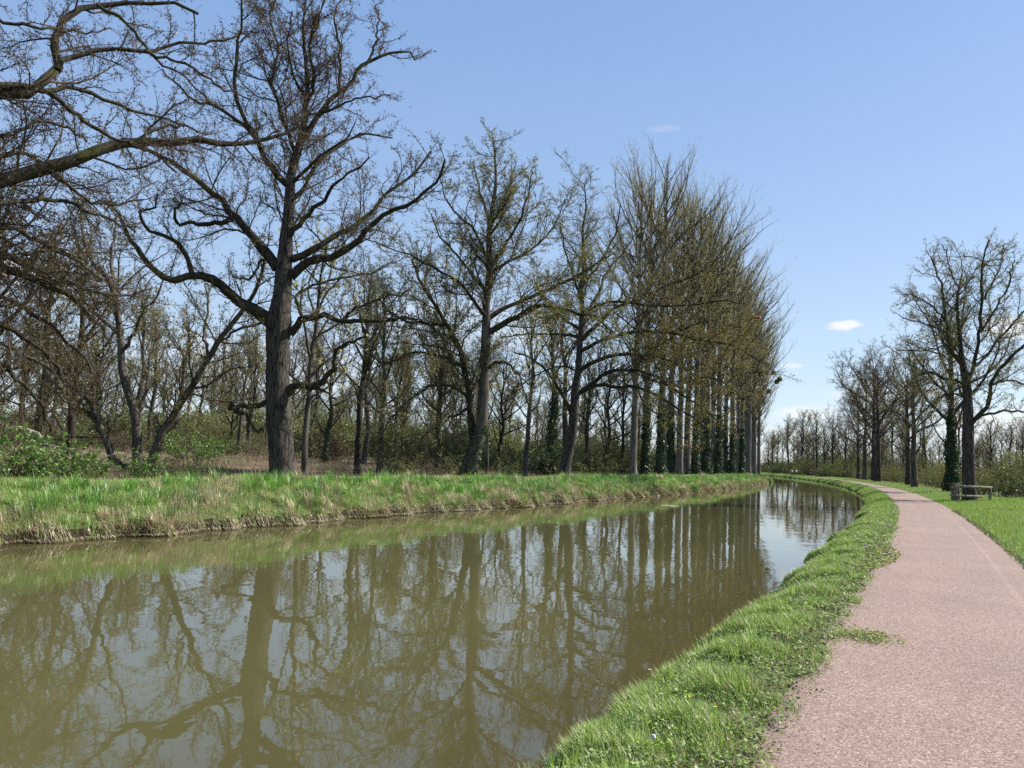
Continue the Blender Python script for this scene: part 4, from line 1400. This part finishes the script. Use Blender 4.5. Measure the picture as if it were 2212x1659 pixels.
# the patch that spreads over the path about ten metres ahead
N = 900
sp = 8.4 + rng.normal(0, .16, N); npth = -.55 + rng.normal(0, .13, N)
P = np.concatenate([sn(sp, npth), (.014 + rng.uniform(0, .03, N))[:, None]], -1)
add_blades(st, *weeds(rng, P, rng.uniform(.012, .03, N), pick(rng, [(.26, .32, .08), (.20, .27, .06), (.33, .32, .13)], N), .5))
N = 2600
sp = rng.uniform(13.5, 20, N); npth = -1.0 + .52 * np.sin((sp - 13.5) / 6.5 * math.pi) * rng.uniform(0, 1, N) ** 1.5
P = np.concatenate([sn(sp, npth), (.014 + rng.uniform(0, .04, N))[:, None]], -1)
add_blades(st, *weeds(rng, P, rng.uniform(.02, .05, N), pick(rng, [(.26, .32, .08), (.20, .27, .06), (.33, .32, .13), (.14, .10, .06)], N), .5))
N = 5200
sp = 1.5 + 40 * rng.uniform(0, 1, N) ** 1.5; npth = 1.62 - .14 * rng.uniform(0, 1, N) ** 2
P = np.concatenate([sn(sp, npth), (.014 + rng.uniform(0, .03, N))[:, None]], -1)
add_blades(st, *weeds(rng, P, rng.uniform(.012, .03, N) * (1 + sp / 18), pick(rng, [(.11, .17, .04), (.16, .20, .06), (.20, .17, .09)], N), .5))
grass_obj('verge_weeds', 'low clover and weeds creeping over the asphalt edge', st, LEAF)

# right verge
st = dict(v=[], p=[], c=[], n=0)
N = 120000
s = 5 + 62 * rng.uniform(0, 1, N) ** 1.2; n = 1.55 + 7.5 * rng.uniform(0, 1, N) ** 1.3
P = ground(s, n)
x, y = project(P)
ok = (x > 1800) & (x < 2300)
P, s, n = P[ok], s[ok], n[ok]
dist = np.hypot(P[:, 0], P[:, 1])
col = pick(rng, FRESH, len(s))
dry = rng.uniform(0, 1, len(s)) < .06
col[dry] = pick(rng, STRAW, dry.sum())
Ln = (.07 + .09 * rng.uniform(0, 1, len(s)) * np.clip(.6 + clump(s, n), .2, 1.4)) * np.where(n < 1.9, .6, 1)
add_blades(st, *blades(rng, P, Ln, (.005 + .003 * rng.uniform(0, 1, len(s))) * (1 + dist / 14), col, 1))
grass_obj('grass', 'bright green grass verge on the right of the path', st)

# the far stretch of the near bank
st = dict(v=[], p=[], c=[], n=0)
N = 60000
s = 42 + 270 * rng.uniform(0, 1, N) ** 1.6
side = rng.uniform(0, 1, N) < .65
n = np.where(side, rng.uniform(-2.45, -.9, N), rng.uniform(1.6, 5.5, N))
P = ground(s, n)
dist = np.hypot(P[:, 0], P[:, 1])
Ln = .10 + .14 * rng.uniform(0, 1, N)
add_blades(st, *blades(rng, P, Ln, .012 + dist / 9000, pick(rng, FRESH, N), 1))
grass_obj('grass', 'green grass along the distant right bank of the canal', st)

# far bank: tufts, dry straw on the slope, shorter turf on top
st = dict(v=[], p=[], c=[], n=0)
N = 300000
s = -14 + 190 * rng.uniform(0, 1, N) ** 1.35
q = rng.uniform(0, 1, N)
n = np.where(q < .62, rng.uniform(-18.6, -16.44, N), rng.uniform(-25.5, -18.6, N))
P = ground(s, real_n(s, n))
x, y = project(P)
ok = (x > -120) & (x < 1800)
P, s, n = P[ok], s[ok], n[ok]
dist = np.hypot(P[:, 0], P[:, 1])
low = np.clip((n + 17.9) / 1.4, 0, 1)               # 1 at the water
cl_ = clump(s, n * 1.5, .8, 2.0)
fade = np.clip((s - 30) / 60, 0, 1)
dryp = np.clip(.06 + .42 * low * (1 - .6 * fade) + .75 * np.clip(cl_ - .12, 0, 1) * (1 - .6 * fade), .04, .92) * np.where(n < -18.8, .45, 1)
col = pick(rng, FRESH, len(s), .3)
dry = rng.uniform(0, 1, len(s)) < dryp
col[dry] = pick(rng, STRAW, dry.sum())
yl = (n < -19.2) & (rng.uniform(0, 1, len(s)) < .3)
col[yl] = pick(rng, [(.32, .40, .10), (.40, .41, .15)], yl.sum())
Ln = np.where(n > -18.8, .08 + .14 * rng.uniform(0, 1, len(s)) * np.clip(.8 + .9 * cl_, .1, 1.8), .07 + .08 * rng.uniform(0, 1, len(s)))
add_blades(st, *blades(rng, P, Ln, .008 + dist / 5500, col, 1, 1.0))
# fat tufts
N = 2600
cs, cn = -12 + 150 * rng.uniform(0, 1, N) ** 1.3, -16.55 - 2.5 * rng.uniform(0, 1, N) ** 1.2
k = 46
fat = np.repeat(rng.uniform(.06, .2, N), k)
s = np.repeat(cs, k) + rng.normal(0, 1, N * k) * fat; n = np.repeat(cn, k) + rng.normal(0, .8, N * k) * fat
n = np.minimum(n, -16.46)
P = ground(s, real_n(s, n))
isdry = rng.uniform(0, 1, N) < np.clip(.12 + .45 * np.clip((cn + 17.6) / 1.0, 0, 1), 0, .6)
tone = np.where(isdry[:, None], pick(rng, STRAW, N, .25), pick(rng, [(.13, .28, .04), (.18, .35, .055), (.22, .38, .08), (.12, .23, .06)], N, .25))
tone = np.repeat(tone, k, 0) * rng.uniform(.8, 1.2, (N * k, 1))
Ln = np.repeat(.16 + .42 * rng.uniform(0, 1, N) ** 1.6, k) * rng.uniform(.6, 1.1, N * k)
C0 = np.repeat(ground(cs, real_n(cs, cn)), k, 0)
od = P - C0
add_blades(st, *blades(rng, P, Ln, .010 + np.hypot(P[:, 0], P[:, 1]) / 6000, tone, 2, .95, np.arctan2(od[:, 1], od[:, 0]) - math.pi / 2 + rng.normal(0, .5, N * k)))
# straw hanging over the cut edge
N = 80000
s = -14 + 130 * rng.uniform(0, 1, N) ** 1.2; n = real_n(s, rng.uniform(-16.85, -16.40, N))
P = ground(s, n)
P[:, 2] = np.maximum(P[:, 2], -.52)
az = rng.uniform(0, 6.28, N)
Pm = sn(s, n + rng.uniform(.0, .16, N))
tip = np.concatenate([Pm, (P[:, 2] - rng.uniform(.05, .42, N) * np.clip(.7 + .8 * clump(s, n * 0, 1.6), .15, 1.3))[:, None]], -1)
tip[:, 2] = np.maximum(tip[:, 2], -.6)
sd = np.stack([np.cos(az), np.sin(az), np.zeros(N)], -1) * (.008 + np.hypot(P[:, 0], P[:, 1]) / 6000)[:, None]
V = np.stack([P - sd, P + sd, tip], 1).reshape(-1, 3)
add_blades(st, V, [(np.arange(N * 3).reshape(-1, 3), 0)], np.repeat(pick(rng, STRAW + [(.30, .23, .14), (.22, .17, .10), (.13, .09, .055), (.20, .25, .07)], N, .3), 3, 0))
grass_obj('bank_grass', 'rough green grass with dry straw on the far bank slope', st)

# brown dead growth on the field
st = dict(v=[], p=[], c=[], n=0)
N = 150000
s = -20 + 130 * rng.uniform(0, 1, N); n = -25.3 - 60 * rng.uniform(0, 1, N) ** 1.7
P = ground(s, n)
x, y = project(P)
ok = (x > -150) & (x < 1400) & (P[:, 1] > 8)
P, s, n = P[ok], s[ok], n[ok]
dist = np.hypot(P[:, 0], P[:, 1])
cl_ = clump(s, n, .35, 1.0)
col = pick(rng, BRACK, len(s), .3)
gr = rng.uniform(0, 1, len(s)) < np.clip(.15 + .4 * cl_, .05, .6)
col[gr] = pick(rng, [(.13, .18, .05), (.18, .21, .07), (.22, .21, .10)], gr.sum())
Ln = (.18 + .35 * rng.uniform(0, 1, len(s))) * np.clip(.7 + .5 * cl_, .35, 1.4)
add_blades(st, *blades(rng, P, Ln, .012 + dist / 4500, col, 1, .8))
grass_obj('dead_bracken', 'brown dead bracken and tall grass on the field', st)

# ------------------------------------------------------------------ log rail beside the path
LOG = bark('weathered_log', (.09, .07, .05), (.27, .22, .17), (.12, .12, .08), 9, .68, .4)
END = plain('log_end', (.12, .09, .065))


def log(p, q, r, k=12):
    p, q = np.asarray(p, float), np.asarray(q, float)
    d = q - p
    L = np.linalg.norm(d); d /= L
    bev = min(.012, r * .25)
    tt_ = np.array([0, bev, .33 * L, .66 * L, L - bev, L])
    rr_ = np.array([r - bev, r, r * 1.02, r * .98, r, r - bev])
    P = (p + tt_[:, None] * d)[None]
    V, Q = tubes(P, rr_[None], k)
    caps = [np.arange(k)[None, ::-1], (np.arange(k) + 5 * k)[None]]
    return V, Q, caps


def log_obj(name, p, q, r, parent):
    V, Q, caps = log(p, q, r)
    return link(name, mesh(name, V, [(Q, 0), (caps[0], 1), (caps[1], 1)], [LOG, END]), parent)


fb = base_on(2068, 2.75)
fY = fb[1]
rail = thing('log_rail', 'low L shaped rail of weathered round logs beside the path', 'fence', fb)
e_far = at(2140, 1060, fY + 1.2) - fb; e_far[2] = 0
ud = unit(np.array([e_far[0], e_far[1], 0])); Lr = np.linalg.norm(e_far)
back = np.array([.42, .9, 0])
for a in (0.02, .98):
    p = ud * Lr * a
    log_obj('post', p + [0, 0, -.2], p + [0, 0, .95], .085, rail)
for k, a in enumerate((.05, .45, .9)):
    p = back * 2.0 * a - ud * .22
    log_obj('post', p + [0, 0, -.2], p + [0, 0, .93], .075, rail)
log_obj('post', -ud * .12 + [0, 0, -.2], -ud * .12 + [0, 0, .93], .075, rail)
log_obj('rail', ud * -.3 + [0, 0, .97], ud * (Lr + .12) + [0, 0, .95], .082, rail)
log_obj('rail', ud * -.3 + [0, -.07, .40], ud * (Lr * .72) + [0, -.07, .38], .072, rail)
log_obj('rail', -ud * .30 - back * .12 + [0, 0, .84], -ud * .30 + back * 2.1 + [0, 0, .90], .065, rail)
log_obj('rail', -ud * .30 - back * .12 + [0, 0, .34], -ud * .30 + back * 2.1 + [0, 0, .38], .065, rail)

# ------------------------------------------------------------------ fallen wood
rng = np.random.default_rng(77)


def dead_branch(name, label, pts, r0, r1, Y, m_=DEADW, twigs=True):
    q = [[*at(a, b_, Y + k * .12), 0] for k, (a, b_) in enumerate(pts)]
    q = spline(q, 14)[:, :3]
    base = q[0].copy()
    q = q - base
    q[1:-1] += rng.normal(0, .02, (12, 3))
    Rr = np.linspace(r0, r1, 14)
    c = Crown()
    c.tube(q[None], Rr[None], 7, 0)
    if twigs:
        A, AR = kids(rng, q[None], Rr[None], .3, .25, .25, .9, .7, .3, .2, 0, .2, 4, .01, .6, .004)
        c.tube(A, AR, 4, 0)
    o = link(name, c.mesh(name, [m_]), None, base)
    return tag(o, label, 'branch')


dead_branch('dead_branch', 'bleached dead branch propped above the green shrubs at far left', [(20, 927), (50, 925), (80, 935), (105, 965), (140, 985), (195, 1015)], .06, .02, 27)
dead_branch('dead_branch', 'pale broken bough arched in front of the leaning stems', [(380 - 170, 1000), (235, 985), (255, 978), (268, 985), (280, 1005)], .05, .025, 29)
dead_branch('dead_branch', 'short bleached bough sticking out over the left shrubs', [(95, 960), (130, 968), (165, 972), (185, 990), (188, 1010)], .05, .03, 27)
dead_branch('dead_branch', 'dark fallen branch lying right of the big oak', [(700, 1036), (740, 1025), (790, 1030), (830, 1018)], .06, .02, 36, TWIG)

# ------------------------------------------------------------------ small things
WHITE = plain('white_petal', (.72, .72, .68), .8, .1)
YELLOW = plain('yellow_petal', (.75, .55, .03), .8, .1)
PINK = plain('pink_petal', (.62, .42, .52), .8, .1)
STALK = plain('flower_stalk', (.14, .19, .06))


def sphere_pts(rng, n):
    return unit(rng.normal(0, 1, (n, 3)))


def clock_mesh(seed, r=.016):
    rng_ = np.random.default_rng(seed)
    d = sphere_pts(rng_, 150)
    P = np.stack([d * r * .15, d * r], 1)
    c = Crown(); c.tube(P, np.full((150, 2), .0009), 3, 0)
    a, b_ = frames(d)
    s = r * .2
    V = np.stack([d * r - a * s, d * r * 1.08 + b_ * s, d * r + a * s, d * r * 1.08 - b_ * s], 1).reshape(-1, 3)
    c.add(V, np.arange(600).reshape(-1, 4), 0)
    return c.mesh('seed_head', [WHITE])


def petal_mesh(mname, r, n, m_):
    V, Q = [], []
    for k in range(n):
        a = 2 * math.pi * k / n
        u_, w_ = np.array([math.cos(a), math.sin(a), .3]), np.array([-math.sin(a), math.cos(a), 0])
        i0 = len(V)
        V += [u_ * r * .15, u_ * r * .7 + w_ * r * .28, u_ * r, u_ * r * .7 - w_ * r * .28]
        Q.append([i0, i0 + 1, i0 + 2, i0 + 3])
    return mesh(mname, np.array(V), [(np.array(Q), 0)], [m_])


def stalk_mesh(h):
    P = np.array([[[0, 0, -.02], [.004, .002, h * .5], [.0, .0, h]]])
    V, Q = tubes(P, np.full((1, 3), .0018), 5)
    return mesh('stalk', V, [(Q, 0)], [STALK])


CLK, DAISY, DAND, CUCK = clock_mesh(1), petal_mesh('petals', .013, 12, WHITE), petal_mesh('petals', .016, 16, YELLOW), petal_mesh('petals', .017, 6, PINK)
ST1, ST2, ST3 = stalk_mesh(.12), stalk_mesh(.07), stalk_mesh(.28)


def ground_px(px, py, tries=60):
    """point of the right bank seen at a pixel"""
    d = px_dir(px, py)
    t = np.linspace(1, 80, 8000)
    P = np.array([0, 0, EYE]) + t[:, None] * d
    s_ = P[:, :2] @ UX
    n_ = P[:, :2] @ VX + KS * np.clip(s_ - 14, 0, None) ** 2
    k = np.argmax(P[:, 2] < ground_z(s_, n_) + .0)
    return np.array([P[k, 0], P[k, 1], float(ground_z(s_[k], n_[k]))])


def flower(px, py, head, hname, st_m, h, label, group=None, sc=1.0, cat='flower', nm='flower'):
    p = ground_px(px, py)
    o = thing(nm, label, cat, p, rng.uniform(0, 6), sc, group)
    link('stalk', st_m, o)
    link(hname, head, o, (0, 0, h))
    return o


flower(1410, 1632, CLK, 'seed_head', ST1, .10, 'white dandelion clock in the grass at the bottom of the picture', nm='dandelion')
flower(1402, 1530, CUCK, 'petals', ST3, .28, 'single pale pink flower on a tall stalk at the water side', nm='wild_flower')
flower(1428, 1538, CUCK, 'petals', ST1, .12, 'small pale pink flower beside the tall stalked one', nm='wild_flower')
for k in range(46):
    px, py = rng.uniform(1845, 1945), rng.uniform(1110, 1215)
    px = px + (1175 - py) * .25
    flower(px, py, DAISY, 'petals', ST2, .07, 'tiny white daisy in the grass where the verge widens', 'white daisies on the verge', 1.8 + .8 * rng.uniform(), nm='daisy')
for k in range(8):
    t_ = rng.uniform()
    flower(1500 + 330 * t_ + rng.uniform(-60, 60), 1560 - 320 * t_, DAND, 'petals', ST2, .06,
           'small yellow dandelion in the near verge grass', 'dandelions in the near verge', .8, nm='dandelion')
for k in range(40):
    px = rng.uniform(985, 1085); nn = rng.uniform(-19.4, -18.7)
    p = base_on(px, nn)
    o = thing('yellow_flower', 'yellow flower on the far bank crest below the fork trunked oak', 'flower', p, 0, 2.4, 'yellow flowers on the far bank')
    link('stalk', ST1, o); link('petals', DAND, o, (0, 0, .12))

# floating bits
FLOAT = plain('floating_reed', (.42, .36, .22), .7)
for (px, py, L, lab) in ((1447, 1093, .9, 'pale bundle of reed floating by the far bank'), (1436, 1092, .4, 'small pale reed floating left of the bundle')):
    d = px_dir(px, py)
    p = np.array([0, 0, EYE]) + d * ((-.59 - EYE) / d[2])
    c = Crown()
    for k in range(7):
        a = rng.uniform(-.15, .15); o_ = rng.uniform(-.05, .05, 2)
        P = np.array([[[-L / 2 + o_[0], o_[1] - a * L / 2, 0], [0, o_[1], .015 * k / 3], [L / 2 + o_[0], o_[1] + a * L / 2, 0]]])
        c.tube(P, np.full((1, 3), .018), 5, 0)
    tag(link('floating_reed', c.mesh('floating_reed', [FLOAT]), None, p), lab, 'reed')

# birds and an insect
BIRD = plain('dark_plumage', (.03, .03, .035))


def bird(name, label, p, span, bank):
    o = thing(name, label, 'bird', p, bank)
    P = np.array([[[0, -.5, 0], [0, -.25, .01], [0, 0, .015], [0, .25, .01], [0, .42, 0]]]) * span * .55
    V, Q = tubes(P, np.array([[.01, .06, .085, .06, .01]]) * span, 8)
    link('body', mesh('body', V, [(Q, 0)], [BIRD]), o)
    for sx in (-1, 1):
        Vw = np.array([[.04, .10, .02], [.26, .16, .12], [.52, -.06, .05], [.27, -.02, .10], [.04, -.10, .02]]) * span * [sx, 1, 1]
        Vw = np.concatenate([Vw, Vw - [0, 0, .012 * span]])
        F5 = np.array([[0, 1, 2, 3, 4]]); F5b = np.array([[9, 8, 7, 6, 5]])
        sd_ = np.array([[i, (i + 1) % 5, 5 + (i + 1) % 5, 5 + i] for i in range(5)])
        link('wing', mesh('wing', Vw, [(F5, 0), (F5b, 0), (sd_, 0)], [BIRD], smooth=False), o)
    return o


bird('bird', 'small dark bird gliding in the open sky beside the oak top', at(887, 231, 70), .34, .8)
bird('bird', 'tiny dark bird in the sky right of the poplars', at(1721, 557, 95), .34, 2.2)
INS, WING = plain('red_brown_shell', (.22, .035, .02), .4), plain('insect_wing', (.35, .28, .24), .3)
ip = at(1637, 687, 1.1)
ins = thing('flying_insect', 'small red brown insect flying in the sky by the poplar tops', 'insect', ip)
P = np.array([[[-.005, 0, 0], [-.0035, 0, .0003], [0, 0, .0005], [.0035, 0, .0003], [.0052, 0, 0]]])
V, Q = tubes(P, np.array([[.0004, .0016, .0021, .0015, .0004]]), 10)
link('body', mesh('body', V, [(Q, 0)], [INS]), ins)
for sy in (-1, 1):
    Vw = np.array([[.001, .0008, .0018], [.004, .006, .004], [.001, .008, .0046], [-.002, .004, .003]]) * [1, sy, 1]
    Vw = np.concatenate([Vw, Vw - [0, 0, .0002]])
    link('wing', mesh('wing', Vw, [(np.array([[0, 1, 2, 3]]), 0), (np.array([[7, 6, 5, 4]]), 0), (np.array([[i, (i + 1) % 4, 4 + (i + 1) % 4, 4 + i] for i in range(4)]), 0)], [WING]), ins)

# two cyclists far off on the path
SKIN, SHIRT, SHORT, TYRE, FRAME = plain('skin', (.45, .28, .2)), plain('white_shirt', (.7, .7, .7)), plain('dark_shorts', (.03, .03, .04)), plain('tyre_rubber', (.02, .02, .02)), plain('bicycle_frame', (.08, .08, .1))


def ring(r, t, y):
    a = np.linspace(0, 2 * math.pi, 25)
    return np.stack([np.zeros(25), y + r * np.cos(a), r + t + r * np.sin(a)], -1)[None]


for px, sd, lab in ((1710, 1, 'cyclist in a white top riding on the distant path, left of two'), (1719, 2, 'cyclist in a white top riding on the distant path, right of two')):
    p = base_on(px, .4 + .3 * sd)
    _, nrm = curve(np.array(220.0))
    rz = math.atan2(nrm[1], nrm[0])
    bk = thing('bicycle', 'distant bicycle under the %s white topped cyclist' % ('left' if sd == 1 else 'right'), 'bicycle', p, rz)
    for y in (-.52, .52):
        V, Q = tubes(ring(.33, .02, y), np.full((1, 25), .022), 6)
        link('wheel', mesh('wheel', V, [(Q, 0)], [TYRE]), bk)
    c = Crown()
    for a, b_ in (((0, -.52, .35), (0, -.1, .3)), ((0, -.1, .3), (0, -.22, .85)), ((0, -.2, .75), (0, .38, .85)), ((0, -.1, .3), (0, .38, .8)), ((0, .38, .95), (0, .52, .35)), ((-.25, .42, 1.0), (.25, .42, 1.0)), ((0, -.34, .88), (0, -.1, .88))):
        c.tube(np.array([[a, b_]], float), np.full((1, 2), .02), 6, 0)
    link('frame', c.mesh('frame', [FRAME]), bk)
    pr = thing('person', lab, 'person', p, rz)
    me = bpy.data.meshes.new('body')
    vs = [(0, -.2, .95), (0, -.1, 1.15), (0, .05, 1.38), (0, .1, 1.5), (0, .14, 1.62), (0, .15, 1.72), (-.18, .06, 1.38), (-.24, .22, 1.2), (-.24, .4, 1.03), (.18, .06, 1.38), (.24, .22, 1.2), (.24, .4, 1.03),
          (-.1, -.18, .92), (-.1, .14, .75), (-.1, -.05, .35), (-.1, .08, .28), (.1, -.18, .92), (.1, .16, .85), (.1, .0, .5), (.1, .13, .45)]
    es = [(0, 1), (1, 2), (2, 3), (3, 4), (4, 5), (2, 6), (6, 7), (7, 8), (2, 9), (9, 10), (10, 11), (0, 12), (12, 13), (13, 14), (14, 15), (0, 16), (16, 17), (17, 18), (18, 19)]
    rs = [.14, .15, .16, .06, .1, .09, .06, .045, .035, .06, .045, .035, .09, .07, .05, .04, .09, .07, .05, .04]
    me.from_pydata(vs, es, [])
    me.materials.append(SKIN)
    bo = link('body', me, pr)
    bo.modifiers.new('skin', 'SKIN')
    for k, r in enumerate(rs):
        me.skin_vertices[0].data[k].radius = (r, r)
    me.skin_vertices[0].data[0].use_root = True
    bo.modifiers.new('smooth', 'SUBSURF').levels = 1
    c = Crown()
    c.tube(np.array([[[0, -.22, .92], [0, -.1, 1.15], [0, .05, 1.4], [0, .08, 1.47]]]), np.array([[.16, .175, .185, .08]]), 12, 0)
    c.tube(np.array([[[-.15, .05, 1.4], [-.25, .2, 1.2]], [[.15, .05, 1.4], [.25, .2, 1.2]]], float), np.full((2, 2), .07), 8, 0)
    link('shirt', c.mesh('shirt', [SHIRT]), pr)

SC.cycles.max_bounces = 6
SC.cycles.diffuse_bounces = 2
SC.cycles.glossy_bounces = 3
SC.cycles.transparent_max_bounces = 6
SC.cycles.use_denoising = False
